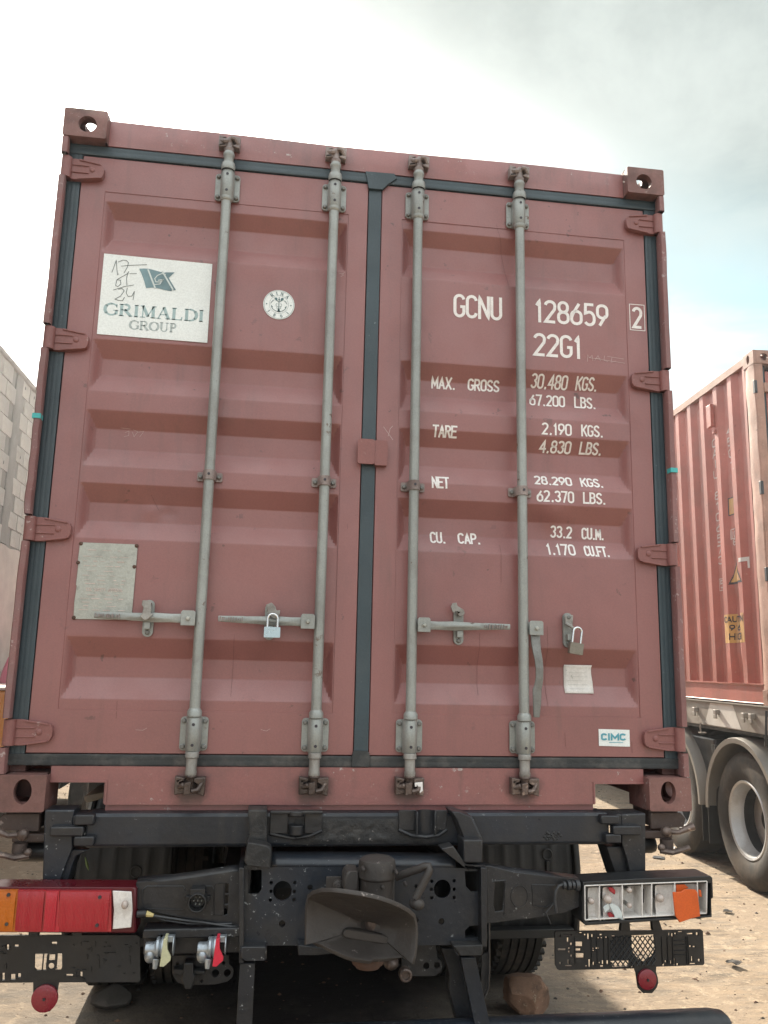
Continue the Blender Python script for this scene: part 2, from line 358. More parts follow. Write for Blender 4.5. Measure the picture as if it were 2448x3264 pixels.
def rrect(x0, x1, z0, z1, r, n=5):
    o = []
    for cx, cz, a in ((x1-r, z1-r, 0), (x0+r, z1-r, 90), (x0+r, z0+r, 180), (x1-r, z0+r, 270)):
        for k in range(n+1): o.append((cx+r*math.cos(R(a+90*k/n)), cz+r*math.sin(R(a+90*k/n))))
    return o
def PX(pts, Y, f=None):
    """photo pixels -> x,z on the plane y=Y; f = (x offset, y offset, scale) of the survey crop"""
    o = []
    for x, y in pts:
        if f: x, y = f[0]+x*f[2], f[1]+y*f[2]
        p = at(x, y, Y); o.append((p.x, p.z))
    return o
K1 = (0, 2400, .7378); K2 = (1224, 2400, .7378); K3 = (700, 2500, .6028); K4 = (430, 2620, .2411); K5 = (950, 2680, .3014); K8 = (1700, 2700, .3617)
K9 = (0, 2350, .4134); K10 = (1650, 2480, .3617)
def P3(x, y, Y, f): p = at(f[0]+x*f[2], f[1]+y*f[2], Y); return p

# ------------------------------------------------------------------ ground
def ground():
    m = bpy.data.materials.new('dry_ground'); m.use_nodes = True; nt = m.node_tree; N = nt.nodes; L = nt.links; b = N['Principled BSDF']
    tc = N.new('ShaderNodeTexCoord').outputs['Object']
    mp = N.new('ShaderNodeMapping'); mp.inputs['Rotation'].default_value = (0, 0, R(28)); mp.inputs['Scale'].default_value = (.45, 1.6, 1); L.new(tc, mp.inputs[0])
    def nz(s, d, v=tc, r=.6):
        o = N.new('ShaderNodeTexNoise'); o.inputs['Scale'].default_value = s; o.inputs['Detail'].default_value = d; o.inputs['Roughness'].default_value = r; L.new(v, o.inputs['Vector']); return o.outputs['Fac']
    def rp(v, a, c):
        o = N.new('ShaderNodeMapRange'); L.new(v, o.inputs[0]); o.inputs[1].default_value = a; o.inputs[2].default_value = c; return o.outputs[0]
    def mx(f, a, c):
        o = N.new('ShaderNodeMix'); o.data_type = 'RGBA'; L.new(f, o.inputs[0])
        for i, v in ((6, a), (7, c)):
            if isinstance(v, tuple): o.inputs[i].default_value = (*v, 1)
            else: L.new(v, o.inputs[i])
        return o.outputs[2]
    c = mx(rp(nz(1.1, 8), .32, .68), (.215, .160, .110), (.40, .305, .210))
    c = mx(rp(nz(6, 8, mp.outputs[0]), .42, .66), c, (.27, .22, .168))
    c = mx(rp(nz(3.2, 9, mp.outputs[0], .7), .53, .66), c, (.15, .125, .098))
    c = mx(rp(nz(17, 7, mp.outputs[0], .7), .50, .72), c, (.13, .105, .082))
    c = mx(rp(nz(.55, 5), .50, .62), c, (.28, .215, .155))
    c = mx(rp(nz(13, 9, tc, .75), .54, .60), c, (.38, .30, .215))
    c = mx(rp(nz(48, 4), .62, .70), c, (.10, .08, .065))
    c = mx(rp(nz(30, 4), .66, .74), c, (.38, .33, .27))
    # shade under the truck painted into the soil colour, along with oily grey staining
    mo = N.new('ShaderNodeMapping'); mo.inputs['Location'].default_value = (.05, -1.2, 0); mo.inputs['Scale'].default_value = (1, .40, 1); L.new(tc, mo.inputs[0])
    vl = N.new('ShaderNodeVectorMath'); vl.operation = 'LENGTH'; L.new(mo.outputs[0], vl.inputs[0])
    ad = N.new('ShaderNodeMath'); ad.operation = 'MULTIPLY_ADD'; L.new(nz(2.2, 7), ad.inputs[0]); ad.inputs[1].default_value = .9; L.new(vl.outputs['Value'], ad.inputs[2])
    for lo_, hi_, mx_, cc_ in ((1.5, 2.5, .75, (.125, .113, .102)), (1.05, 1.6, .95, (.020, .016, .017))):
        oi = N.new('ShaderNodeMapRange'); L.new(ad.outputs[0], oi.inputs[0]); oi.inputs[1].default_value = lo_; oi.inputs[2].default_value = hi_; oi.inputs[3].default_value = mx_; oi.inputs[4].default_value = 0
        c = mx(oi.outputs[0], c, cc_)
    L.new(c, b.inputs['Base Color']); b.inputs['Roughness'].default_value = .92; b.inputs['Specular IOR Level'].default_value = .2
    bp = N.new('ShaderNodeBump'); bp.inputs['Strength'].default_value = .8; bp.inputs['Distance'].default_value = .02
    a = N.new('ShaderNodeMath'); a.operation = 'ADD'; L.new(nz(9, 8), a.inputs[0])
    a2 = N.new('ShaderNodeMath'); a2.operation = 'MULTIPLY'; L.new(nz(70, 4), a2.inputs[0]); a2.inputs[1].default_value = .35; L.new(a2.outputs[0], a.inputs[1])
    L.new(a.outputs[0], bp.inputs['Height']); L.new(bp.outputs[0], b.inputs['Normal'])
    MATS['dry_ground'] = m
    g = MB(); v = []; f = []
    xs = [-300, -120, -50, -20]+[-10+.16*i for i in range(126)]+[20, 50, 120, 300]
    ys = [-100, -30, -8]+[-4+.16*i for i in range(151)]+[30, 60, 150, 500]
    for y in ys:
        for x in xs:
            h = 0
            if -10 < x < 10.2 and -4 < y < 20.2:
                h = .022*noise.noise((x*.8, y*.8, 0))+.010*noise.noise((x*2.9, y*2.9, 3))
                e = min(1, (x+10)/1.5, (10.2-x)/1.5, (y+4)/1.5, (20.2-y)/1.5); h *= max(0, e)
                h -= .0
            v.append((x, y, h-.012))
    nx = len(xs)
    for j in range(len(ys)-1):
        for i in range(nx-1): f.append((j*nx+i, j*nx+i+1, (j+1)*nx+i+1, (j+1)*nx+i))
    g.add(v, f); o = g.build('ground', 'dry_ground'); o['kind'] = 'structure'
    # pebbles
    g = MB(); rnd = random.Random(3)
    for i in range(7000):
        x = rnd.uniform(-3.6, 5.5); y = rnd.uniform(-1, 11); s = rnd.choice((.003, .004, .005, .006, .008, .011))*rnd.uniform(.6, 1.3)
        if i < 90: s *= 2.0
        z = .022*noise.noise((x*.8, y*.8, 0))+.010*noise.noise((x*2.9, y*2.9, 3))-.012
        a = rnd.uniform(0, 6.28)
        vv = []
        for dx, dy, dz in ((1, 0, 0), (-.2, .9, 0), (-.9, -.1, 0), (.1, -.8, 0), (0, 0, 1), (0, 0, -1)):
            q = rnd.uniform(.7, 1.2); X = (dx*math.cos(a)-dy*math.sin(a))*s*q*1.3; Y = (dx*math.sin(a)+dy*math.cos(a))*s*q
            vv.append((x+X, y+Y, z+dz*s*.6*q+s*.2))
        g.add(vv, [(0, 1, 4), (1, 2, 4), (2, 3, 4), (3, 0, 4), (1, 0, 5), (2, 1, 5), (3, 2, 5), (0, 3, 5)], rnd.choice((0, 0, 1)))
    o = g.build('gravel', ['stone', 'stone_dark'], smooth=False); o['kind'] = 'stuff'
    o['label'] = 'small loose pebbles scattered over the dry ground'; o['category'] = 'gravel'
ground()

# ------------------------------------------------------------------ stroke lettering
def arc(cx, cy, rx, ry, a0, a1, n=8): return [(cx+rx*math.cos(R(a0+(a1-a0)*k/n)), cy+ry*math.sin(R(a0+(a1-a0)*k/n))) for k in range(n+1)]
def stad(x0, x1, y0, y1, ry=.2): 
    c = (x0+x1)/2; rx = (x1-x0)/2
    p = arc(c, y1-ry, rx, ry, 0, 180)+arc(c, y0+ry, rx, ry, 180, 360); return p+[p[0]]
GL = {
 '0': [stad(0, 1, 0, 1)], 'O': [stad(0, 1, 0, 1)],
 '1': [[(.25, .82), (.62, 1), (.62, 0)]],
 '2': [arc(.5, .78, .5, .22, 170, 0)+[(.95, .62), (0, 0), (1, 0)]],
 '3': [arc(.5, .79, .48, .21, 165, 0)+arc(.5, .74, .46, .21, 0, -85), arc(.5, .54, .0, .0, 0, 0, 1)+arc(.5, .27, .5, .27, 88, -165)],
 '4': [[(.78, 0), (.78, 1), (0, .28), (1, .28)]],
 '5': [[(.95, 1), (.12, 1), (.08, .56)]+arc(.5, .33, .5, .30, 120, 0)+arc(.5, .25, .5, .25, 0, -150)],
 '6': [[(.8, 1), (.16, .50)]+arc(.5, .32, .48, .0, 180, 180, 1), stad(0, 1, 0, .62)],
 '7': [[(0, 1), (1, 1), (.38, 0)]],
 '8': [stad(.06, .94, .52, 1), stad(0, 1, 0, .52)],
 '9': [[(.2, 0), (.84, .50)], stad(0, 1, .38, 1)],
 'G': [arc(.5, .78, .5, .22, 10, 180)+arc(.5, .22, .5, .22, 180, 360)+[(1, .46), (.58, .46)]],
 'C': [arc(.5, .78, .5, .22, 5, 180)+arc(.5, .22, .5, .22, 180, 355)],
 'N': [[(0, 0), (0, 1), (1, 0), (1, 1)]], 'U': [[(0, 1)]+arc(.5, .22, .5, .22, 180, 360)+[(1, 1)]],
 'M': [[(0, 0), (0, 1), (.5, .25), (1, 1), (1, 0)]], 'A': [[(0, 0), (.5, 1), (1, 0)], [(.2, .3), (.8, .3)]],
 'X': [[(0, 0), (1, 1)], [(0, 1), (1, 0)]],
 'R': [[(0, 0), (0, 1), (.5, 1)]+arc(.5, .75, .48, .25, 90, -90)+[(0, .5)], [(.5, .5), (1, 0)]],
 'P': [[(0, 0), (0, 1), (.5, 1)]+arc(.5, .74, .48, .26, 90, -90)+[(0, .48)]],
 'B': [[(0, 0), (0, 1), (.5, 1)]+arc(.5, .77, .42, .23, 90, -90)+[(0, .54)], [(.45, .54)]+arc(.5, .27, .5, .27, 90, -90)+[(0, 0)]],
 'S': [arc(.5, .76, .48, .24, 12, 180)+[(.06, .66), (.92, .36)]+arc(.5, .24, .5, .24, 20, -170)],
 'T': [[(0, 1), (1, 1)], [(.5, 1), (.5, 0)]], 'E': [[(1, 1), (0, 1), (0, 0), (1, 0)], [(0, .52), (.8, .52)]],
 'K': [[(0, 0), (0, 1)], [(1, 1), (.05, .42)], [(.3, .6), (1, 0)]], 'L': [[(0, 1), (0, 0), (1, 0)]],
 'F': [[(1, 1), (0, 1), (0, 0)], [(0, .5), (.8, .5)]], 'I': [[(.5, 0), (.5, 1)]], 'H': [[(0, 0), (0, 1)], [(1, 0), (1, 1)], [(0, .5), (1, .5)]],
 'V': [[(0, 1), (.5, 0), (1, 1)]], 'Y': [[(0, 1), (.5, .5), (1, 1)], [(.5, .5), (.5, 0)]], 'D': [[(0, 0), (0, 1), (.4, 1)]+arc(.4, .72, .6, .28, 90, 0)+arc(.4, .28, .6, .28, 0, -90)+[(0, 0)]],
 'W': [[(0, 1), (.25, 0), (.5, .7), (.75, 0), (1, 1)]], "'": [[(.5, 1), (.5, .75)]],
 '.': [[(.5, .0), (.5, .1)]], ',': [[(.62, .1), (.3, -.1)]],
}
WID = {'1': .62, '.': .42, ',': .42, 'I': .3, ' ': 1.15, "'": .4, 'M': 1.1}
def ribbon(mb, pts, t, fy, m=0, step=.009, cap=0.0, off=.0012):
    """flat stroke of width t following points (x,z); conforms to the surface y = fy(x,z)"""
    q = [Vector(p) for p in pts]; r = [q[0]]
    for a, b in zip(q, q[1:]):
        if (b-a).length < 1e-6: continue
        k = max(1, int((b-a).length/step))
        for i in range(1, k+1): r.append(a.lerp(b, i/k))
    if len(r) < 2: return
    if cap: r[0] = r[0]-(r[1]-r[0]).normalized()*cap; r[-1] = r[-1]+(r[-1]-r[-2]).normalized()*cap
    closed = (r[0]-r[-1]).length < 1e-5
    v = []
    for i, p in enumerate(r):
        a = r[i-1] if i else (r[-2] if closed else None); b = r[i+1] if i < len(r)-1 else (r[1] if closed else None)
        d1 = (p-a).normalized() if a is not None else (b-p).normalized(); d2 = (b-p).normalized() if b is not None else d1
        n1 = Vector((-d1.y, d1.x)); n2 = Vector((-d2.y, d2.x)); n = (n1+n2)
        if n.length < .3: n = n1
        n.normalize(); k = min(1.9, 1/max(.4, n.dot(n1)))
        for s in (-1, 1):
            w = p+n*(t/2*s*k); v.append((w.x, fy(w.x, w.y)-off, w.y))
    f = [(2*i, 2*i+1, 2*i+3, 2*i+2) for i in range(len(r)-1)]
    mb.add(v, f, m)
def text(mb, s, x0, x1, z0, z1, t, fy, m=0, gap=.35, slant=0, step=.009):
    """one line of lettering spread exactly from x0 to x1"""
    ws = [WID.get(c, 1) for c in s]; tot = sum(ws)+gap*(len(s)-1); u = (x1-x0-t)/tot; x = x0+t/2; h = z1-z0-t
    for c, w in zip(s, ws):
        for st in GL.get(c, []):
            if c == '.': ribbon(mb, [(x+w*u/2, z0), (x+w*u/2, z0+t*1.05)], t*1.05, fy, m, step)
            else: ribbon(mb, [(x+a*w*u+slant*b*h, z0+t/2+b*h) for a, b in st], t, fy, m, step, cap=t*.5 if c in 'TEFLHIUNMKAXVPRBD147' else 0)
        x += (w+gap)*u

# ------------------------------------------------------------------ main container
ZB = 1.2; WH = 1.219; HT = 2.591; ZT = ZB+HT
con = thing('shipping_container', 'red-brown container with closed double doors and white lettering, on the black truck', 'shipping container', (0, 3.03, ZB))
REC = [(3.446, 3.39, 3.306, 3.235), (2.883, 2.818, 2.752, 2.681), (2.608, 2.546, 2.468, 2.396), (2.332, 2.266, 2.197, 2.130), (1.779, 1.709, 1.639, 1.566)]
def rec1(z):
    for a, b, c, d in REC:
        if d < z < a:
            if z > b: return (a-z)/(a-b)
            if z > c: return 1
            return (z-d)/(c-d)
    return 0
def rec(z): return sum(rec1(z+k*.0018) for k in (-1, 0, 1))/3
DOORS = {-1: (-1.150, -.027, -1.055, -.107), 1: (.025, 1.150, .112, 1.058)}
DENT = [(.735, 2.30, .05, -.018), (.30, 2.27, .09, .006), (-.79, 2.245, .035, -.007), (-.74, 2.235, .02, .006), (.9, 1.68, .12, .005), (-.5, 2.70, .16, .004), (.55, 3.28, .15, .004), (-.35, 1.95, .2, .004)]
def doory(x, z):
    side = -1 if x < 0 else 1
    x0, x1, p0, p1 = DOORS[side]; y = .0575
    if p0 < x < p1 and 1.529 < z < 3.485:
        e = min(1, max(0, (x-p0-.004)/.034), max(0, (p1-.004-x)/.034)); e = e*e*(3-2*e)*.5+e*.5
        y = .060+.037*min(rec(z), e)
        for dx, dz, r, a in DENT:
            d = ((x-dx)**2+(z-dz)**2)/r**2
            if d < 6: y += a*math.exp(-d)
        y += .0012*noise.noise((x*3, z*3, 1))
    else: y += .0008*noise.noise((x*3, z*2, 5))
    return y
def make_door(side):
    x0, x1, p0, p1 = DOORS[side]; z0, z1 = 1.381, 3.631
    xs = [x0, x0+.004]+[x0+.02+(p0-x0-.024)*k/3 for k in range(4)]+[p0-.0005, p0+.0005]+[p0+.004+.0068*k for k in range(6)]
    n = 40; a, b = p0+.042, p1-.042; xs += [a+(b-a)*k/n for k in range(n+1)]
    xs += [p1-.004-.0068*k for k in range(5, -1, -1)]+[p1-.0005, p1+.0005]+[p1+.004+(x1-p1-.024)*k/3 for k in range(4)]+[x1-.004, x1]
    zs = [z0, z0+.004]+[z0+.02+.01*k for k in range(13)]+[1.5285, 1.5295]+[1.535+.0072*k for k in range(271)]+[q+e for t4 in REC for q in t4 for e in (-.0025, 0, .0025)]+[3.4845, 3.4855]+[3.495+.012*k for k in range(11)]+[z1-.004, z1]
    xs = sorted(set(round(x, 5) for x in xs)); zs = sorted(set(round(z, 5) for z in zs))
    m = MB(); v = []; f = []
    for z in zs:
        for x in xs:
            y = doory(x, z)
            if x in (xs[0], xs[-1]) or z in (zs[0], zs[-1]): y = .066
            v.append((x, y, z))
    nx = len(xs)
    for j in range(len(zs)-1):
        for i in range(nx-1): f.append((j*nx+i, j*nx+i+1, (j+1)*nx+i+1, (j+1)*nx+i))
    m.add(v, f)
    # returned edges and inner skin
    m.box(xs[0]+.001, xs[-1]-.001, .103, .11, z0+.001, z1-.001)
    for a, b in ((xs[0], xs[0]+.003), (xs[-1]-.003, xs[-1])): m.box(a, b, .0665, .105, z0+.002, z1-.002)
    d = m.build('door', 'door_paint', con); d.data.set_sharp_from_angle(angle=R(20)); return d
doors = {s: make_door(s) for s in (-1, 1)}
DL, DR = doors[-1], doors[1]

def strip(name, x0, x1, z0, z1, y, ribs, vert, parent, mt='gasket_rubber', th=.03):
    """ribbed rubber seal"""
    w = (x1-x0) if vert else (z1-z0); pr = [(0, th)]
    n = ribs*6
    for k in range(n+1):
        u = k/n; pr.append((u*w, -.0008*abs(math.sin(math.pi*ribs*u))**.6+(.001 if k in (0, n) else 0)))
    pr.append((w, th)); L = (z1-z0) if vert else (x1-x0); m = MB(); v = []; f = []; q = 24
    for j in range(q+1):
        for a, b in pr:
            s = L*j/q; wob = .0008*noise.noise((s*4, x0, z0))
            v.append((x0+a+wob, y+b, z0+s) if vert else (x0+s, y+b, z0+a+wob))
    P = len(pr)
    for j in range(q):
        for i in range(P-1): f.append((j*P+i, j*P+i+1, (j+1)*P+i+1, (j+1)*P+i))
    m.add(v, f); return m.build(name, mt, parent)
strip('door_seal', -1.201, -1.1505, 1.381, 3.631, .055, 3, True, DL)
strip('door_seal', 1.1505, 1.201, 1.381, 3.631, .055, 3, True, DR)
strip('door_seal', -.0265, .0245, 1.383, 3.631, .055, 1, True, DL)
strip('door_seal', -1.201, -.001, 3.6315, 3.672, .050, 2, False, DL)
strip('door_seal', .001, 1.201, 3.6315, 3.672, .050, 2, False, DR)
strip('door_seal', -1.201, -.02, 1.343, 1.3805, .052, 2, False, DL, 'gasket_rubber_dirty')
strip('door_seal', .02, 1.201, 1.343, 1.3805, .052, 2, False, DR, 'gasket_rubber_dirty')
m = MB(); m.prism([(-.045, 3.674), (.075, 3.676), (.085, 3.655), (.05, 3.626), (.028, 3.60), (-.03, 3.60), (-.034, 3.625)], .0425, .056); m.build('seal_overlap', 'gasket_rubber', DL, .002)
m = MB(); m.prism([(-.034, 1.345), (.03, 1.345), (.03, 1.39), (.022, 1.40), (-.028, 1.40), (-.034, 1.385)], .044, .056); m.build('seal_overlap', 'gasket_rubber_dirty', DL, .002)

# frame
def cast(sx, top, Y0=0.0, back=False):
    """ISO corner casting: six plates with apertures, open inside"""
    z0, z1 = (ZT-.118, ZT) if top else (ZB, ZB+.118)
    xo, xi = sx*WH, sx*(WH-.162); a, b = min(xo, xi), max(xo, xi); y0, y1 = (Y0, Y0+.178) if not back else (Y0-.178, Y0)
    zc = (z0+z1)/2-(.004 if top else -.006); xc = sx*(WH-.089); t = .028; m = MB()
    hole = circ(xc, zc, .029 if not top else .034, 20, .040 if not top else .034)
    ya, yb = (y0, y0+t) if not back else (y1-t, y1)
    m.prism(rrect(a, b, z0, z1, .008), ya, yb, xz, [hole])
    s0, s1 = (y0+t, y1) if not back else (y0, y1-t)
    yc = y0+.101 if not back else y1-.101
    m.prism([(s0, z0), (s1, z0), (s1, z1), (s0, z1)], xo-sx*t, xo, yz, [circ(yc+.01, zc, .036, 16, .03)])
    m.box(min(xi, xi+sx*.01), max(xi, xi+sx*.01), s0, s1, z0, z1)
    m.box(a+.0005, b-.0005, *((y1-.012, y1-.0005) if not back else (y0+.0005, y0+.012)), z0+.0005, z1-.0005)
    tz = (z1-t, z1) if top else (z0, z0+t); oz = (z0, z0+.010) if top else (z1-.010, z1)
    pl = [(a+.0008, s0), (b-.0008, s0), (b-.0008, s1-.001), (a+.0008, s1-.001)]
    m.prism(pl, tz[0]+.0004, tz[1]-.0004, ident, [circ(xc-sx*.0, yc, .030, 16, .055)])
    m.box(a+.0008, b-.0008, s0, s1-.001, *oz)
    return m.build('corner_casting', 'casting_paint', con, .003)
for s in (-1, 1):
    for t in (False, True): cast(s, t); cast(s, t, 6.058, True)
HZ = (3.556, 2.862, 2.150, 1.452)    # hinge heights
for s in (-1, 1):
    m = MB(); m.box(*sorted((s*1.202, s*1.2165)), .060, .16, ZB+.119, ZT-.119)
    m.box(*sorted((s*1.1505, s*1.2015)), .0865, .15, ZB+.119, ZT-.119)
    post = m.build('corner_post', 'casting_paint', con)
    # bent lips of the post between the hinges
    ed = [ZT-.1185]+[z+d for z in HZ for d in (.046, -.046)]+[ZB+.1185]
    for k in range(0, len(ed), 2):
        za, zb = ed[k+1]+.002, ed[k]-.002; m = MB(); n = max(2, int((zb-za)/.03)); v = []; f = []
        prof = [(1.2015, .062), (1.193, .012), (1.197, .003), (1.214, .001), (1.219, .008), (1.219, .11)]
        for j in range(n+1):
            z = za+(zb-za)*j/n; w = .004*noise.noise((s*5, z*6, 0))+(.006*noise.noise((2, z*17, 2)) if s < 0 and z > 2.1 and z < 2.8 else 0)
            for x, y in prof: v.append((s*(x+w*(y < .05)), y+w*.6*(y < .05), z))
        P = len(prof)
        for j in range(n):
            for i in range(P-1): f.append((j*P+i, j*P+i+1, (j+1)*P+i+1, (j+1)*P+i))
        m.add(v, f); m.build('post_lip', 'post_paint', post)
    # coloured tape band on the post
    zt = 2.545 if s < 0 else 2.475
    m = MB(); m.box(*sorted((s*1.1925, s*1.2215)), -.0025, .03, zt, zt+.018); m.build('tape_band', 'cyan_tape', post)
m = MB()
v = []; f = []; n = 60
for k in range(n+1):
    x = -1.056+2.112*k/n; w = .0035*noise.noise((x*2.2, 0, 4)); sag = -.006*math.exp(-((x+.1)/.35)**2)
    for y, z in ((.10, 3.786+w+sag), (.052, 3.785+w+sag), (.046+w, 3.776+sag), (.046+w*1.5, 3.70), (.046, 3.6735), (.10, 3.6735)): v.append((x, y, z))
for k in range(n):
    for i in range(5): f.append((k*6+i, k*6+i+1, (k+1)*6+i+1, (k+1)*6+i))
m.add(v, f); m.box(-1.056, 1.056, .10, .16, 3.674, 3.782)
m.build('header', 'frame_paint', con)
m = MB()
out = [(-1.056, 1.342), (1.056, 1.342), (1.056, 1.290), (.872, 1.290), (.866, 1.284), (.866, 1.219)]
n = 30
for k in range(n+1):
    x = .864-1.736*k/n; out.append((x, 1.2165+.003*noise.noise((x*3, 9, 0))))
out += [(-.874, 1.284), (-.880, 1.290), (-1.056, 1.290)]
m.prism(out, .045, .053); m.box(-.873, .865, .054, .13, 1.2165, 1.2245); m.box(-.872, .864, .0605, .118, 1.1958, 1.2160); m.box(-1.056, 1.056, .054, .13, 1.334, 1.3415)
m.box(-.8795, -.8735, .054, .22, 1.2195, 1.289); m.box(.8655, .8715, .054, .22, 1.2195, 1.289)
m.box(-1.056, -.8795, .054, .22, 1.2895, 1.2955); m.box(.8715, 1.056, .054, .22, 1.2895, 1.2955)
m.prism([(-1.056, 1.2960), (-.868, 1.2960), (-.868, 1.2180), (-.8735, 1.2180), (-.8735, 1.2895), (-1.056, 1.2895)], .0415, .0449)
m.prism([(1.056, 1.2960), (.860, 1.2960), (.860, 1.2180), (.8655, 1.2180), (.8655, 1.2895), (1.056, 1.2895)], .0415, .0449)
m.build('door_sill', 'frame_paint', con)
# body: corrugated sides, roof, front wall, floor frame
def corr(s, pitch=.278, d=.036):
    u = (s % pitch)/pitch
    if u < .26: return 0
    if u < .5: return d*(u-.26)/.24
    if u < .76: return d
    return d*(1-(u-.76)/.24)
def corr_pts(L, pitch=.278):
    o = [0]; k = 0
    while True:
        for u in (.26, .5, .76, 1):
            s = (k+u)*pitch
            if s >= L: return o+[L]
            o.append(s)
        k += 1
for s in (-1, 1):
    m = MB(); v = []; f = []; ps = corr_pts(5.70)
    for z in (ZB+.16, ZT-.07):
        for p in ps: v.append((s*(1.214-corr(p)), .179+p, z))
    for i in range(len(ps)-1): f.append((i, i+1, len(ps)+i+1, len(ps)+i))
    m.add(v, f); m.build('side_wall', 'side_paint', con, smooth=False)
    m = MB(); m.box(*sorted((s*1.155, s*1.219)), .179, 5.878, ZT-.07, ZT-.01); m.build('top_rail', 'frame_paint', con, .003)
    m = MB(); m.box(*sorted((s*1.165, s*1.215)), .179, 5.878, ZB+.005, ZB+.16); m.build('bottom_rail', 'frame_paint', con, .003)
m = MB(); m.box(-1.154, 1.154, .161, 5.9, ZT-.045, ZT-.02); m.build('roof_panel', 'side_paint', con)
m = MB(); m.box(-1.15, 1.15, 5.9, 6.04, ZB+.01, ZT-.05); m.build('front_wall', 'side_paint', con)
fl = MB(); fl.box(-1.16, 1.16, .24, 5.89, ZB+.135, ZB+.155); fl.build('floor', 'chassis', con)
for k in range(18):
    m = MB(); y = .35+.31*k; m.box(-1.163, 1.163, y, y+.05, ZB+.055, ZB+.1345); m.build('cross_member', 'frame_paint', con)

# hinges
def hinge(s, z, par):
    x0, x1 = 1.216, 1.062
    def S(pts): return [(s*x, zz) for x, zz in pts]
    m = MB()
    up = [(1.204, z+.043), (1.165, z+.043), (1.125, z+.037), (1.085, z+.032), (1.068, z+.025), (1.062, z+.012)]
    dn = [(1.062, z-.012), (1.068, z-.026), (1.085, z-.034), (1.125, z-.040), (1.165, z-.043), (1.204, z-.043)]
    m.prism(S(up+dn), .036, .0565)
    m.lathe([(.0001, -.043), (.020, -.043), (.020, .043), (.0001, .043)], (s*1.200, .034, z), 'z', 16)
    for dz in (-.014, .016):
        m.obox((s*1.150, .0345, z+dz), (.036-.006*abs(dz)*40, 0, 0), (0, .0030, 0), (0, 0, .0020))
    m.obox((s*1.115, .0345, z+.033), (.04, 0, .006*s), (0, .0035, 0), (0, 0, .003))
    m.obox((s*1.115, .0345, z-.034), (.04, 0, -.006*s), (0, .0035, 0), (0, 0, .003))
    m.ball((s*1.105, .035, z+.002), (.011, .004, .011), n=6)
    return m.build('hinge', 'hinge_paint', par, .004)
for s, par in ((-1, DL), (1, DR)):
    for z in HZ: hinge(s, z, par)

# locking bars
bolt_mb = MB(); bolt_mb.lathe([(.0001, -.010), (.0055, -.0098), (.0080, -.0075), (.0086, -.003), (.0086, .004), (.0001, .004)], (0, 0, 0), 'y', 12)
BOLT = bolt_mb.mesh('bolt', 'bolt_grey')
def bolt(x, y, z, par): return place('bolt', BOLT, par, 0, (x, y, z))
def bracket(x, z0, z1, par, flip, mt='zinc'):
    m = MB(); w = .048
    m.prism(rrect(x-w, x+w, z0, z1, .013), .046, .0535)
    # moulded sleeve over the bar
    v = []; f = []; n = 14; P = []
    for k in range(n+1):
        a = math.pi*k/n; P.append((x-.0245*math.cos(a)*(1+.12*abs(math.cos(a))), .046-.046*math.sin(a)**.7))
    zz = [z0-.002, z0+.004, z1-.004, z1+.002]
    for j, z in enumerate(zz):
        k = .9 if j in (0, 3) else 1
        for a, b in P: v.append((x+(a-x)*k, .046+(b-.046)*k, z))
    q = n+1
    for j in range(3):
        for i in range(n): f.append((j*q+i, j*q+i+1, (j+1)*q+i+1, (j+1)*q+i))
    f.append(tuple(range(q))); f.append(tuple(3*q+i for i in range(q)))
    m.add(v, f); b = m.build('bar_bracket', mt, par, .0015)
    for dz in (.014, z1-z0-.014):
        for dx in (-.0365, .0365): bolt(x+dx, .046, z0+dz, par)
    m = MB()
    for dz in (.022, z1-z0-.024): m = MB(); m.lathe([(.0001, -.001), (.005, -.001), (.006, .003)], (x, -.0005, z0+dz), 'y', 10); m.build('sleeve_hole', 'sign_black', par)
    return b
def cam_end(x, z, top, par):
    g_ = 1 if top else 1.22
    """forged cam hooked in its keeper"""
    k = 1 if top else -1; m = MB()
    m.tube([(x, .020, z-k*.048), (x, .020, z-k*.030), (x, .020, z-k*.022), (x, .020, z+k*.012)], [.017, .021, .015, .014], 12)
    if not top: m.obox((x-.006*g_, .008, z+k*.006), (.011, 0, .002), (0, .016, 0), (0, 0, .020))
    else: m.ball((x, .016, z+.006*g_), (.013, .013, .018), n=6)
    m.tube([(x-.034*g_, .016, z+.004*g_*k), (x-.02*g_, .006, z-.002*g_*k), (x-.008*g_, .010, z+.002*g_*k)], [.0075, .010, .011], 8)
    m.tube([(x+.006*g_, .006, z+.014*g_*k), (x+.022*g_, .002, z+.010*g_*k), (x+.034*g_, .012, z-.008*g_*k)], [.010, .0085, .0075], 8)
    m.obox((x-.028*g_, .022, z-.015*g_*k), (.013, 0, .003), (0, .012, 0), (0, 0, .005))
    a = m.build('cam', 'hardware_top' if top else 'greasy_metal', par, .002)
    m = MB()
    m.prism([(x-.042*g_, z-.024*g_), (x-.012*g_, z-.020*g_), (x-.012*g_, z-.006*g_), (x-.030*g_, z+.002*g_), (x-.030*g_, z+.012*g_), (x-.012*g_, z+.020*g_), (x-.042*g_, z+.026*g_)], .010, .0448)
    m.prism([(x+.042*g_, z+.024*g_), (x+.010*g_, z+.022*g_), (x+.010*g_, z+.010*g_), (x+.026*g_, z+.002*g_), (x+.024*g_, z-.010*g_), (x+.008*g_, z-.016*g_), (x+.040*g_, z-.028*g_)], .008, .0448)
    m.box(x-.03, x+.03, .030, .0448, z-.004, z+.004)
    m.build('cam_keeper', 'hardware_top' if top else 'greasy_metal', con, .003)
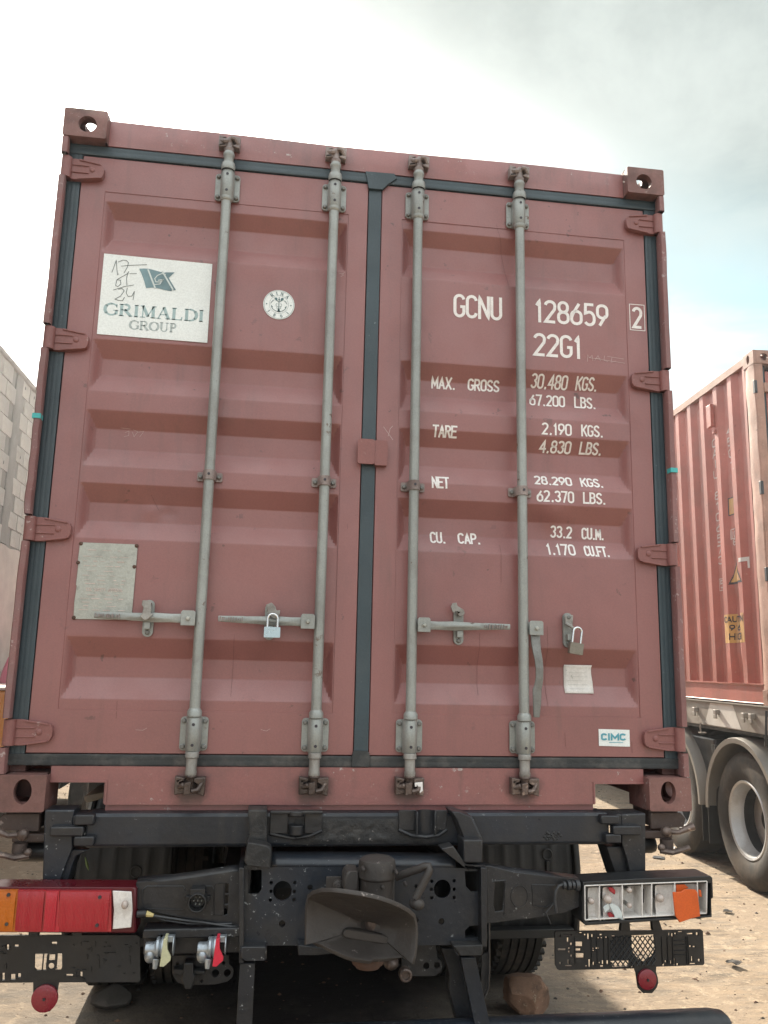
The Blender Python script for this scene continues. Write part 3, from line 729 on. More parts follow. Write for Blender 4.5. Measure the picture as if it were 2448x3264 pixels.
for i, x in enumerate(RODX):
    par = DL if i < 2 else DR
    m = MB(); m.tube([(x, .020, 1.512), (x, .020, 1.53)]+[(x+.0012*noise.noise((z, i, 0)), .020, z) for z in [1.6+.1*k for k in range(19)]]+[(x, .020, 3.484)], .0188, 20)
    m.lathe([(.019, 0), (.0255, .003), (.0255, .020), (.021, .027), (.019, .030)], (x, .020, 1.511), 'z', 20)
    m.lathe([(.019, -.014), (.0225, -.010), (.0245, -.004), (.0245, .004)], (x, .020, 3.481), 'z', 20)
    m.build('locking_bar', 'zinc', par)
    bracket(x, 1.396, 1.511, par, False); bracket(x, 3.486, 3.601, par, True)
    m = MB(); m.lathe([(.0255, 0), (.027, .004), (.027, .022), (.0255, .026), (.0255, .030), (.0001, .030)], (x, .020, 3.6), 'z', 20)
    m.lathe([(.019, 0), (.019, .03), (.022, .034), (.022, .046), (.016, .056), (.014, .075)], (x, .020, 3.628), 'z', 20)
    m.build('bar_collar', 'zinc', par)
    m = MB(); m.lathe([(.0001, 0), (.022, 0), (.0235, -.005), (.0235, -.018), (.019, -.021), (.0185, -.06), (.0205, -.066), (.0195, -.078), (.016, -.085)], (x, .020, 1.395), 'z', 20)
    m.build('bar_collar', 'zinc_dirty', par)
    cam_end(x, 3.722, True, par); cam_end(x, 1.283, False, par)
    # middle guide
    z = 2.372; m = MB(); m.prism(rrect(x-.046, x+.046, z-.017, z+.017, .006), .050, .0575)
    v = []; f = []; n = 12
    for zz in (z-.018, z+.018):
        for k in range(n+1):
            a = math.pi*k/n; v.append((x-.025*math.cos(a), .050-.0555*math.sin(a)**.7, zz))
    for k in range(n): f.append((k, k+1, n+2+k, n+1+k))
    f.append(tuple(range(n+1))); f.append(tuple(range(n+1, 2*n+2))); m.add(v, f)
    m.build('bar_guide', 'hardware_top' if i in (0, 1, 2, 3) else 'zinc', par, .0012)
    bolt(x-.034, .050, z, par); bolt(x+.034, .050, z, par)
    m = MB(); m.lathe([(.0001, -.001), (.005, -.001), (.005, .002)], (x, -.0065, z+.001), 'y', 10); m.build('guide_hole', 'sign_black', par)

# handles
def hub(x0, x1, par):
    m = MB(); z0, z1 = 1.824, 1.877
    a, b = min(x0, x1), max(x0, x1)
    m.prism([(a, z0), (b, z0), (b, z1-.006), (b-.006, z1), (a+.006, z1), (a, z1-.006)], -.004, .001)
    m.prism([(a+.003, z0+.004), (b, z0+.002), (b, z1-.006), (a+.003, z1-.004)], .030, .035)
    m.box((a+b)/2-.008, (a+b)/2+.008, .0, .032, 1.836, 1.862); h = m.build('handle_hub', 'zinc', par, .0015)
    m = MB(); m.lathe([(.0001, -.010), (.005, -.0095), (.0075, -.006), (.0075, .001), (.0001, .001)], ((a+b)/2, -.004, 1.849), 'y', 10); m.build('hub_rivet', 'plate_metal', par)
def lever(xa, xb, par, flip=False):
    """swept flat handle from hub end xa to tip xb, dark stamped grip at the tip"""
    d = 1 if xb > xa else -1; L = abs(xb-xa); m = MB(); z = 1.849
    def S(u): return xa+d*L*u
    top = [(0, .016), (.12, .015), (.30, .017), (.42, .015), (.62, .013), (.66, .012), (.70, .013), (1, .010)]
    yv = lambda u: .010+.010*math.sin(u*math.pi)-.004*u
    v = []; f = []
    for u, h in top:
        zc = z+.003*u
        for zz, yy in ((zc+h, 0), (zc+h*.55, -.003 if u < .6 else -.002), (zc+h*.2, -.010 if .15 < u < .62 else -.002), (zc-h*.2, -.010 if .15 < u < .62 else -.002), (zc-h*.55, -.003 if u < .6 else -.002), (zc-h, 0), (zc-h, .007), (zc+h, .007)):
            v.append((S(u), yv(u)+yy, zz))
    for i in range(len(top)-1):
        for k in range(8): f.append((i*8+k, i*8+(k+1) % 8, (i+1)*8+(k+1) % 8, (i+1)*8+k))
    f.append(tuple(range(8))); f.append(tuple((len(top)-1)*8+k for k in range(8)))
    m.add(v, f); h = m.build('handle', 'zinc', par, .001)
    m = MB()
    a, b = sorted((S(.68), S(.985)))
    fy = lambda x, zz: .004
    # raised stamped dashes on the grip
    rnd = random.Random(int(abs(xb)*1000)); x = a
    while x < b-.004:
        hh = rnd.uniform(.003, .009); m.box(x, x+rnd.uniform(.002, .005), .0015, .008, z+.002-hh, z+.002+hh); x += rnd.uniform(.005, .010)
    m.build('grip_stamping', 'hardware_top', par)
def retainer(x, par, latch):
    m = MB(); m.prism(rrect(x-.0185, x+.0185, 1.783, 1.913, .0183, 8), .047, .0575)
    m.box(x-.010, x+.010, .022, .048, 1.810, 1.832)
    m.build('handle_retainer', 'zinc', par, .002)
    bolt(x, .047, 1.798, par); bolt(x-.002, .036, 1.896, par)
    m = MB()
    if latch == 'down': m.prism([(x-.018, 1.908), (x+.010, 1.908), (x+.014, 1.880), (x+.013, 1.862), (x+.022, 1.862), (x+.006, 1.842), (x-.008, 1.838), (x-.024, 1.852), (x-.016, 1.862), (x-.014, 1.884), (x-.020, 1.892)], .001, .008); m.box(x-.012, x+.010, .008, .047, 1.893, 1.903)
    elif latch == 'lock': m.prism([(x-.016, 1.906), (x+.004, 1.914), (x+.018, 1.900), (x+.022, 1.886), (x+.036, 1.888), (x+.033, 1.866), (x+.018, 1.855), (x-.002, 1.866), (x-.010, 1.880)], .004, .012); m.box(x-.010, x+.010, .012, .047, 1.893, 1.903)
    elif latch == 'up': m.prism([(x+.018, 1.900), (x+.012, 1.912), (x-.010, 1.924), (x-.014, 1.937), (x-.030, 1.934), (x-.036, 1.920), (x-.030, 1.904), (x-.026, 1.898), (x-.014, 1.902), (x-.004, 1.886), (x+.012, 1.888)], .020, .027); m.box(x-.008, x+.010, .027, .047, 1.893, 1.903)
    else: m.prism([(x-.016, 1.904), (x+.016, 1.904), (x+.013, 1.866), (x-.002, 1.858), (x-.016, 1.872)], .030, .036); m.tube([(x-.014, .030, 1.872), (x-.002, .014, 1.862), (x+.012, .014, 1.852), (x+.012, .030, 1.842)], .006, 8)
    m.build('latch', 'zinc_dirty', par, .002)
hub(-.656, -.606, DL); lever(-.655, -.951, DL); retainer(-.773, DL, 'down')
hub(-.236, -.186, DL); lever(-.235, -.527, DL); retainer(-.346, DL, 'lock')
hub(.189, .236, DR); lever(.233, .538, DR); retainer(.352, DR, 'up')
hub(.610, .663, DR)
# the fourth handle hangs straight down, bent
m = MB(); v = []; f = []
pr = [(.638, 1.838, .0175, .015), (.638, 1.80, .0175, .012), (.639, 1.765, .016, .002), (.644, 1.73, .015, -.004), (.646, 1.70, .014, -.006), (.646, 1.67, .014, -.004), (.642, 1.64, .015, .0), (.638, 1.628, .0165, .002), (.638, 1.58, .015, .004), (.636, 1.527, .011, .006)]
for x, z, h, y in pr:
    for dx, dy in ((-1, 0), (-.45, -.004), (0, -.009 if 1.66 < z < 1.79 else -.003), (.45, -.004), (1, 0), (1, .007), (-1, .007)): v.append((x+dx*h, y+dy, z))
for i in range(len(pr)-1):
    for k in range(7): f.append((i*7+k, i*7+(k+1) % 7, (i+1)*7+(k+1) % 7, (i+1)*7+k))
f.append(tuple(range(7))); f.append(tuple((len(pr)-1)*7+k for k in range(7))); m.add(v, f); m.build('handle', 'bolt_grey', DR, .001)
retainer(.776, DR, 'open')
# customs lug in the middle
m = MB(); m.prism(rrect(-.046, .019, 2.449, 2.546, .008), .026, .034); m.prism(rrect(.0193, .069, 2.447, 2.545, .006), .030, .056); m.box(-.01, .03, .034, .056, 2.46, 2.53)
m.build('overlap_plate', 'hinge_paint', DR, .003)
# data plate
m = MB(); ft = lambda x, z: .054
m.prism([(-1.030, 1.838), (-.832, 1.841), (-.830, 2.095), (-.836, 2.108), (-.842, 2.111), (-1.020, 2.111), (-1.031, 2.100), (-1.033, 2.04), (-1.030, 2.035), (-1.032, 1.96), (-1.029, 1.955), (-1.032, 1.90)], .0545, .0580)
dp = m.build('data_plate', 'plate_metal', DL, .0008)
m = MB(); rnd = random.Random(5); fdp = lambda x, z: .0545
text(m, 'CSC SAFETY APPROVAL', -.995, -.868, 1.938, 1.950, .0018, fdp, 0)
for z in (2.085, 2.062, 2.045, 2.028, 2.01, 1.994, 1.978, 1.965, 1.925, 1.912, 1.899, 1.886, 1.872):
    x = -1.02+rnd.uniform(0, .03)
    while x < -.85-rnd.uniform(0, .05):
        L_ = rnd.uniform(.008, .035); ribbon(m, [(x, z), (x+L_, z)], rnd.choice((.0012, .002, .003)), fdp, 0); x += L_+rnd.uniform(.006, .03)
m.build('plate_engraving', 'marking_faded', DL)
for x, z in ((-1.027, 2.106), (-.834, 2.106), (-1.031, 2.038), (-.836, 2.03), (-1.029, 1.843)):
    m = MB(); m.ball((x, .0545, z), (.007, .004, .007), n=6); m.build('plate_rivet', 'rust', DL)

# --- lettering on the right door
def line(s, x0, x1, z0, z1, t, **k):
    m = MB(); text(m, s, x0, x1, z0, z1, t, doory, **k); m.build('marking', 'marking_white', DR, smooth=False)
line('GCNU', .327, .529, 3.081, 3.182, .0125, gap=.38)
line('128659', .664, .980, 3.087, 3.188, .0125, gap=.36)
m = MB(); text(m, '2', 1.081, 1.127, 3.092, 3.188, .0125, doory)
for a, b in (((1.072, 3.198), (1.136, 3.198)), ((1.136, 3.198), (1.136, 3.085)), ((1.136, 3.085), (1.072, 3.085)), ((1.072, 3.085), (1.072, 3.198))): ribbon(m, [a, b], .003, doory, cap=.0015)
m.build('marking', 'marking_white', DR, smooth=False)
line('22G1', .657, .863, 2.942, 3.041, .0125, gap=.36)
T = .0072
for s, x0, x1, za, zb in (('30,480', .653, .808, 2.817, 2.871), ('KGS.', .842, .935, 2.820, 2.871), ('67,200', .650, .800, 2.744, 2.793), ('LBS.', .838, .931, 2.745, 2.794),
    ('2,190', .688, .812, 2.615, 2.665), ('KGS.', .851, .944, 2.617, 2.666), ('4,830', .685, .816, 2.549, 2.596), ('LBS.', .851, .946, 2.551, 2.597),
    ('28,290', .660, .815, 2.413, 2.453), ('KGS.', .850, .945, 2.413, 2.454), ('62,370', .663, .816, 2.342, 2.390), ('LBS.', .852, .947, 2.343, 2.390),
    ('33.2', .727, .819, 2.208, 2.256), ('CU.M.', .857, .951, 2.207, 2.254), ('1,170', .704, .822, 2.136, 2.184), ('CU.FT.', .858, .961, 2.136, 2.181),
    ('MAX.', .247, .346, 2.788, 2.836), ('GROSS', .395, .526, 2.790, 2.837), ('TARE', .248, .346, 2.582, 2.629), ('NET', .247, .316, 2.376, 2.425),
    ('CU.', .248, .310, 2.165, 2.212), ('CAP.', .357, .447, 2.167, 2.212)):
    line(s, x0, x1, za, zb, T, gap=.40)
# chalk scribbles
m = MB()
for st in ([(.884, 2.933), (.886, 2.962), (.895, 2.950), (.905, 2.962), (.908, 2.938)], [(.915, 2.940), (.930, 2.962), (.940, 2.940)], [(.918, 2.950), (.940, 2.950)], [(.958, 2.964), (.955, 2.944), (.972, 2.940)], [(.970, 2.962), (1.040, 2.956)], [(.990, 2.960), (.985, 2.938), (1.005, 2.944)], [(.890, 2.951), (1.045, 2.938)]):
    ribbon(m, st, .0018, doory)
for st in ([(.054, 2.607), (.078, 2.575), (.092, 2.556)], [(.090, 2.612), (.080, 2.600), (.073, 2.570)]): ribbon(m, st, .0022, doory)
m.build('chalk_mark', 'chalk', DR, smooth=False)
m = MB()
for st in ([(-.93, 2.552), (-.895, 2.550)], [(-.915, 2.535), (-.900, 2.543), (-.900, 2.525), (-.917, 2.520)], [(-.888, 2.54), (-.880, 2.522), (-.868, 2.542), (-.885, 2.548)], [(-.86, 2.522), (-.846, 2.545), (-.866, 2.54)], [(-.115, 3.235), (-.126, 3.222)], [(-.137, 3.228), (-.118, 3.226)],
           [(-.13, 3.214), (-.118, 3.222)], [(-.79, 1.463), (-.765, 1.462), (-.752, 1.470)], [(-.36, 1.469), (-.34, 1.464), (-.327, 1.472)], [(-.62, 1.71), (-.60, 1.722)], [(.55, 1.47), (.575, 1.466), (.585, 1.475)]):
    ribbon(m, st, .0014, doory)
m.build('chalk_mark', 'chalk', DL, smooth=False)

for par, lst in ((DR, ([(.436, 1.83), (.434, 1.60)], [(.699, 1.86), (.700, 1.70), (.697, 1.56)], [(.505, 3.50), (.53, 3.42), (.555, 3.30), (.56, 3.22)], [(.76, 1.47), (.762, 1.42)], [(1.02, 1.44), (1.021, 1.40)], [(.52, 2.17), (.519, 2.02)])), (DL, ([(-.80, 2.30), (-.77, 2.245)], [(-.075, 2.22), (-.073, 2.20)], [(-.47, 1.80), (-.471, 1.58)], [(-.86, 1.56), (-.858, 1.50)]))):
    for st_ in lst: m = MB(); ribbon(m, st_, .0010, doory); m.build('scratch', 'scratch_dark', par, smooth=False)
m = MB(); m.prism([(.186, 1.297), (.214, 1.300), (.216, 1.270), (.205, 1.262), (.198, 1.285), (.187, 1.284)], .0, .004); m.build('paint_dab', 'marking_white', con, .001)
# --- shipping-line label (left door)
fs = lambda x, z: .0572
m = MB(); m.prism([(-1.038, 2.901), (-.631, 2.897), (-.631, 3.221), (-1.038, 3.227)], .0572, .0592); st = m.build('label_sticker', 'sticker_white', DL)
SF = {  # serif letters: (points, weight)   weight 1 = stem, .35 = hairline
 'G': [(arc(.55, .5, .48, .5, 40, 90, 4), .5), (arc(.55, .5, .48, .5, 90, 140, 4), .7), (arc(.55, .5, .48, .5, 140, 220, 6), 1.05), (arc(.55, .5, .48, .5, 220, 310, 6), .6), ([(.92, .1), (.92, .42)], .9), ([(.72, .42), (1.04, .42)], .3), ([(.93, .95), (.93, .72)], .35)],
 'R': [([(.2, 0), (.2, 1)], 1), ([(.05, 1), (.5, 1)], .35), (arc(.5, .76, .28, .24, 90, -90), .75), ([(.5, .52), (.2, .52)], .35), ([(.45, .52), (.9, .02)], .95), ([(.05, 0), (.38, 0)], .35), ([(.8, 0), (1.02, 0)], .35)],
 'I': [([(.5, 0), (.5, 1)], 1), ([(.2, 0), (.8, 0)], .35), ([(.2, 1), (.8, 1)], .35)],
 'M': [([(.16, 0), (.16, 1)], .4), ([(.16, 1), (.5, .1)], 1), ([(.5, .1), (.84, 1)], .4), ([(.84, 1), (.84, 0)], 1), ([(.02, 0), (.3, 0)], .35), ([(.70, 0), (1, 0)], .35), ([(.02, 1), (.2, 1)], .35), ([(.84, 1), (1, 1)], .35)],
 'A': [([(.12, 0), (.5, 1)], .4), ([(.5, 1), (.88, 0)], 1), ([(.26, .36), (.72, .36)], .35), ([(0, 0), (.28, 0)], .35), ([(.70, 0), (1.04, 0)], .35)],
 'L': [([(.22, 0), (.22, 1)], 1), ([(.05, 1), (.42, 1)], .35), ([(.05, 0), (.9, 0)], .35), ([(.9, 0), (.93, .22)], .4)],
 'D': [([(.2, 0), (.2, 1)], 1), ([(.05, 1), (.45, 1)], .35), ([(.05, 0), (.45, 0)], .35), (arc(.45, .5, .5, .5, 90, 40, 4), .6), (arc(.45, .5, .5, .5, 40, -40, 6), 1.05), (arc(.45, .5, .5, .5, -40, -90, 4), .6)],
 'O': [(arc(.5, .5, .46, .5, 50, 130, 6), .5), (arc(.5, .5, .46, .5, 130, 230, 8), 1), (arc(.5, .5, .46, .5, 230, 310, 6), .5), (arc(.5, .5, .46, .5, 310, 410, 8), 1)],
 'U': [([(.2, 1), (.2, .3)], 1), (arc(.5, .28, .3, .28, 180, 360), .6), ([(.8, .28), (.8, 1)], .45), ([(.04, 1), (.36, 1)], .35), ([(.66, 1), (.96, 1)], .35)],
 'P': [([(.25, 0), (.25, 1)], 1), ([(.08, 1), (.5, 1)], .35), (arc(.5, .74, .3, .26, 90, -90), .8), ([(.5, .48), (.25, .48)], .35), ([(.08, 0), (.44, 0)], .35)],
 'N': [([(.16, 0), (.16, 1)], .4), ([(.16, 1), (.84, 0)], 1), ([(.84, 0), (.84, 1)], .4), ([(0, 0), (.3, 0)], .3), ([(.7, 1), (1, 1)], .3), ([(0, 1), (.2, 1)], .3)],
 '1': [([(.5, 0), (.5, 1)], .9), ([(.25, 0), (.75, 0)], .3), ([(.3, .85), (.5, 1)], .4)], '8': [(stad(.2, .8, .5, 1, .22), .5), (stad(.14, .86, 0, .52, .22), .6)], '6': [(stad(.15, .85, 0, .55, .24), .6), (arc(.75, .5, .6, .5, 180, 100, 5), .7)],
}
SW = {'I': .42, 'M': 1.15, 'L': .85, 'P': .8, '1': .5}
def serif(mb, s, x0, x1, z0, z1, t, fy, m=0, gap=.10):
    ws = [SW.get(c, 1) for c in s]; u = (x1-x0)/(sum(ws)+gap*(len(s)-1)); x = x0
    for c, w in zip(s, ws):
        for pts, k in SF[c]: ribbon(mb, [(x+a*w*u, z0+b*(z1-z0)) for a, b in pts], t*k, fy, m, .004, cap=t*.15, off=.0003)
        x += (w+gap)*u
m = MB(); serif(m, 'GRIMALDI', -1.020, -.650, 2.981, 3.026, .0115, fs, 0); m.build('sticker_lettering', 'sticker_teal', DL, smooth=False)
m = MB(); serif(m, 'GROUP', -.923, -.748, 2.930, 2.964, .0085, fs, 0); m.build('sticker_lettering', 'sticker_grey', DL, smooth=False)
m = MB()
wave = lambda x: .006*math.sin((x+.904)/.133*5.2)
N_ = 26; v = []; f = []
top = []; bot = []
for k in range(N_+1):
    u = k/N_; top.append((-.904+.103*u, 3.176+.004*math.sin(u*5)-.004*u)); bot.append((-.873+.097*u, 3.099+.004*math.sin(u*5)))
for a, b in zip(top, bot):
    for j in range(5): v.append((a[0]+(b[0]-a[0])*j/4+.003*math.sin(j/4*3.14), .0562, a[1]+(b[1]-a[1])*j/4))
for k in range(N_):
    for j in range(4): f.append((k*5+j, k*5+j+1, (k+1)*5+j+1, (k+1)*5+j))
m.add(v, f, 0)
# swallow tail
m.add([(-.806, .0560, 3.170), (-.7705, .0560, 3.173), (-.7915, .0560, 3.148), (-.761, .0560, 3.100), (-.782, .0560, 3.099), (-.800, .0560, 3.145)], [(0, 1, 2, 5), (5, 2, 3, 4)], 0)
fs2 = lambda x, z: .0556
for a, b in (((-.871, 3.176), (-.838, 3.100)), ((-.818, 3.174), (-.772, 3.101))): ribbon(m, [a, b], .006, fs2, 1, off=0)
fs3 = lambda x, z: .0550
ribbon(m, [(-.803, 3.161), (-.818, 3.163), (-.834, 3.154), (-.843, 3.140), (-.838, 3.127), (-.822, 3.128), (-.812, 3.139), (-.830, 3.134)], .0036, fs3, 1, .004, off=0)
ribbon(m, [(-.812, 3.139), (-.822, 3.120), (-.845, 3.115)], .0036, fs3, 1, .004, off=0)
m.build('flag_emblem', ['flag_blue', 'sticker_light'], DL, smooth=False)
m = MB()
J = (300, 790, .2411)
for s_ in ([(235, 330), (265, 250), (295, 165), (300, 260), (310, 360), (325, 345)], [(320, 190), (380, 165), (430, 170), (455, 200), (440, 260), (405, 320), (395, 335)], [(360, 245), (450, 235), (700, 225)],
           [(300, 425), (440, 345), (460, 315)], [(300, 430), (285, 500), (315, 515), (355, 480), (350, 430), (300, 425)], [(455, 320), (430, 400), (435, 500)], [(470, 345), (565, 342)], [(255, 560), (400, 515), (530, 492)],
           [(320, 550), (370, 540), (400, 570), (350, 640), (275, 680), (320, 695), (375, 702), (405, 655)], [(440, 530), (425, 600), (450, 645), (500, 640), (535, 575), (515, 690)]):
    ribbon(m, PX(s_, .058, J), .0020, fs, 0, .005)
m.build('handwritten_date', 'ink', DL, smooth=False)

# --- round register sticker
cx, cz = -.3675, 3.0745
m = MB(); m.prism(circ(cx, cz, .0605, 40), .0572, .0592); m.build('round_sticker', 'sticker_white', DL)
m = MB()
ribbon(m, circ(cx, cz, .0572, 48)+[circ(cx, cz, .0572, 48)[0]], .0010, fs)
ribbon(m, circ(cx, cz, .0370, 40)+[circ(cx, cz, .0370, 40)[0]], .0007, fs)
def glyph_at(mb, ch, ang, rad, h, w, up):
    a = R(ang); c = Vector((cx+rad*math.cos(a), cz+rad*math.sin(a))); ou = Vector((math.cos(a), math.sin(a)))*(1 if up else -1); ri = Vector((ou.y, -ou.x))
    for pts, k in SF[ch]: ribbon(mb, [tuple(c+ri*((p-.5)*w)+ou*((q-.5)*h)) for p, q in pts], .0022*k+.0005, fs, 0, .003)
for ch, an in zip('RINA', (127, 102, 76, 48)): glyph_at(m, ch, an, .0465, .0125, .0115 if ch != 'I' else .005, True)
for ch, an in zip('1861', (218, 251, 284, 317)): glyph_at(m, ch, an, .0470, .0105, .0085 if ch != '1' else .007, False)
for dx in (-.0470, .0465): m.prism(circ(cx+dx, cz, .0025, 10), .0560, .0570)
# winged staff over an anchor
ribbon(m, [(cx, cz+.030), (cx, cz-.028)], .0028, fs); m.prism(circ(cx, cz+.021, .0035, 10), .0558, .0568)
for s in (-1, 1):
    m.prism([(cx+s*.001, cz+.012), (cx+s*.006, cz+.016), (cx+s*.007, cz+.026), (cx+s*.012, cz+.029), (cx+s*.019, cz+.026), (cx+s*.014, cz+.018), (cx+s*.006, cz+.013)], .0560, .0570)
    for k in range(3): ribbon(m, [(cx+s*(.017+.003*k), cz+.018-.002*k), (cx+s*(.024+.003*k), cz+.016-.004*k), (cx+s*(.028+.002*k), cz+.008-.003*k)], .0011, fs, 0, .004)
    ribbon(m, arc(cx+s*.006, cz-.002, .0055, .006, 90, 90-s*200, 8), .0013, fs, 0, .003); ribbon(m, arc(cx+s*.003, cz-.013, .0045, .005, 90, 90-s*200, 8), .0012, fs, 0, .003)
    ribbon(m, arc(cx, cz-.001, s*.030, .028, -90, -18, 8), .0022, fs, 0, .004)
    m.prism([(cx+s*.030, cz-.004), (cx+s*.023, cz-.010), (cx+s*.028, cz-.014)], .0560, .0570)
m.prism([(cx-.005, cz-.030), (cx+.007, cz-.031), (cx+.002, cz-.016), (cx-.002, cz-.016)], .0560, .0570)
m.build('round_emblem', 'emblem_dark', DL, smooth=False)
# --- maker's sticker and paper notice
m = MB(); m.prism([(.891, 1.424), (1.012, 1.422), (1.012, 1.483), (.891, 1.485)], .0550, .0568); m.build('maker_sticker', 'sticker_white', DR)
fm = lambda x, z: .0545
m = MB(); 
for s_, x0, x1 in (('C', .899, .923), ('I', .925, .935), ('M', .937, .970), ('C', .972, .997)):
    text(m, s_, x0, x1, 1.444, 1.470, .0066, fm)
ribbon(m, [(.93, 1.437), (.985, 1.437)], .0022, fm); m.build('maker_lettering', 'sticker_cyan', DR, smooth=False)
m = MB(); v = []; f = []
for j in range(13):
    for i in range(7):
        x = .773+.112*i/6; z = 1.613+.106*j/12; cur = .004*(i == 6)
        v.append((x+.003*math.sin(j*.5)*(i == 6), doory(x, z)-.0025-cur, z))
for j in range(12):
    for i in range(6): f.append((j*7+i, j*7+i+1, (j+1)*7+i+1, (j+1)*7+i))
m.add(v, f); pp = m.build('paper_notice', 'paper', DR)
sd = pp.modifiers.new('thickness', 'SOLIDIFY'); sd.thickness = .0006
m = MB(); fp = lambda x, z: doory(x, z)-.0032
ribbon(m, [(.803, 1.680), (.808, 1.668)], .003, fp); ribbon(m, [(.781, 1.700), (.786, 1.697)], .002, fp)
for z in (1.69, 1.675, 1.66, 1.645, 1.63): ribbon(m, [(.785+.01*(z*100 % 2), z), (.868, z)], .0008, fp)
m.build('notice_print', 'plate_metal', DR, smooth=False)

# ------------------------------------------------------------------ padlocks (hang on the latches)
def padlock(cx, cy, ztop, w, h, tilt, bm, label, shk):
    t = thing('padlock', label, 'padlock', (cx, cy, ztop-h), 'padlocks on the door latches', local=True); t.rotation_euler = (0, tilt, 0)
    m = MB(); m.prism(rrect(-w/2, w/2, 0, h, .003), -.011, .011); m.build('body', bm, t, .0015)
    m = MB(); r = w*.31
    pts = [(-r, 0, h-.004), (-r, 0, h+shk-r)]+[(r*math.cos(R(a)), 0, h+shk-r+r*math.sin(R(a))) for a in range(165, 0, -15)]+[(r, 0, h+shk-r), (r, 0, h-.004)]
    m.tube(pts, .0046, 10); m.build('shackle', 'chrome', t)
    return t
padlock(-.336, -.012, 1.8265, .057, .037, 0, 'lock_steel', 'shiny blue-silver square padlock hanging on the left door latch', .046)
padlock(.789, .012, 1.800, .052, .042, R(8), 'brass', 'dull brass padlock hanging tilted on the right door latch above the paper notice', .058)

# ------------------------------------------------------------------ the carrying truck (rear)
trk = thing('truck', 'black container truck seen from behind with tow coupling, mismatched tail lamps and dual rear wheels', 'truck', (0, 3.2, 0))
# twist-lock cross beam
m = MB(); m.prism([(0, 1.094), (0, 1.185), (.010, 1.1945), (.105, 1.1945), (.12, 1.18), (.12, 1.088), (.01, 1.086)], -.92, .90, lambda u, v, w: (w, u, v))
beam = m.build('cross_beam', 'chassis_blue', trk, .006)
m = MB(); v = []; f = []; NX = 60; NZ = 14          # rough, weld-spattered middle face
for j in range(NZ+1):
    for i in range(NX+1):
        x = -.245+.505*i/NX; z = 1.094+.088*j/NZ; e = min(1, i/3, (NX-i)/3, j/2, (NZ-j)/2)
        v.append((x, .001-(.002+.006*max(0, noise.noise((x*28, z*40, 1)))+.004*max(0, noise.noise((x*75, z*80, 4))))*e, z))
for j in range(NZ):
    for i in range(NX): f.append((j*(NX+1)+i, j*(NX+1)+i+1, (j+1)*(NX+1)+i+1, (j+1)*(NX+1)+i))
m.add(v, f); m.build('beam_face', 'chassis_rough', trk)
m = MB(); cpt = P3(310, 508, -.002, K10)            # weld blob on the right of the beam
for k in range(60):
    a = random.uniform(0, 6.28); r = random.uniform(0, .03)
    m.ball((cpt.x+r*1.2*math.cos(a), .001, cpt.z+r*.5*math.sin(a)), random.uniform(.002, .0065), n=4)
m.build('weld_blob', 'chassis_rough', trk)
# end blocks with hinge knuckles and tapering legs
for s, cr in ((-1, K9), (1, K10)):
    if s < 0:
        leg = PX([(345, 560), (575, 560), (562, 620), (560, 850), (500, 1000), (455, 1125), (325, 1125)], -.004, cr); sidep = PX([(560, 850), (700, 850), (600, 905), (575, 970), (532, 1120), (455, 1125), (500, 1000)], .05, cr)
        kn = [((575, 597), (722, 680)), ((385, 690), (640, 765)), ((570, 765), (722, 842))]
    else:
        leg = PX([(918, 318), (1128, 310), (1130, 870), (998, 870), (960, 700), (918, 570)], -.004, cr); sidep = PX([(755, 588), (930, 588), (998, 870), (845, 870)], .05, cr)
        kn = [((735, 330), (898, 408)), ((840, 422), (1092, 505)), ((772, 495), (916, 577))]
    m = MB(); m.prism(leg, -.004, .10); m.prism(sidep, .02, .12)
    xs = [p[0] for p in leg]; m.box(*((min(xs), -.92) if s < 0 else (.90, max(xs))), 0, .12, 1.15, 1.19)
    L = m.build('end_bracket', 'chassis_blue' if s < 0 else 'chassis', trk, .004)
    for a, b in kn:
        p, q = P3(*a, -.028, cr), P3(*b, -.028, cr)
        m = MB(); m.box(p.x, q.x, -.030, .006, q.z, p.z); m.build('hinge_knuckle', 'chassis', trk, .005)
# twist locks under the castings
for s in (-1, 1):
    m = MB(); m.box(*sorted((s*1.075, s*1.19)), .05, .19, 1.140, 1.1985); m.box(*sorted((s*1.05, s*1.16)), .04, .15, 1.098, 1.1248)
    m.tube([(s*1.13, .03, 1.10), (s*1.13, .03, 1.06)], .024, 12)
    m.prism([(s*1.075, 1.132), (s*1.205, 1.138), (s*1.215, 1.168), (s*1.195, 1.188), (s*1.075, 1.188)], .04, .0499)
    m.build('twist_lock', 'lock_brown', trk, .004)
    m = MB(); m.ball((s*1.115, .0, 1.13), .020, n=6); m.ball((s*1.095, .0, 1.075), .014, n=6)
    m.tube([(s*1.09, .0, 1.065), (s*1.13, -.01, 1.060), (s*1.17, -.005, 1.068), (s*1.20, .0, 1.075)], .010, 8)
    m.tube([(s*1.11, .0, 1.13), (s*1.16, -.005, 1.128), (s*1.185, -.01, 1.14), (s*1.215, -.01, 1.15)], [.010, .009, .012, .015], 8)
    m.build('twist_lock_handle', 'greasy_metal', trk)
    m = MB(); xe = 1.118 if s > 0 else 1.165; m.tube([(s*.98, .10, 1.066-.010*(s < 0)), (s*(xe-.02), .10, 1.066-.010*(s < 0)), (s*(xe-.004), .10, 1.066-.010*(s < 0)), (s*xe, .10, 1.066-.010*(s < 0))], [.031, .031, .026, .014], 16); m.build('rubber_stop', 'plastic_black', trk)
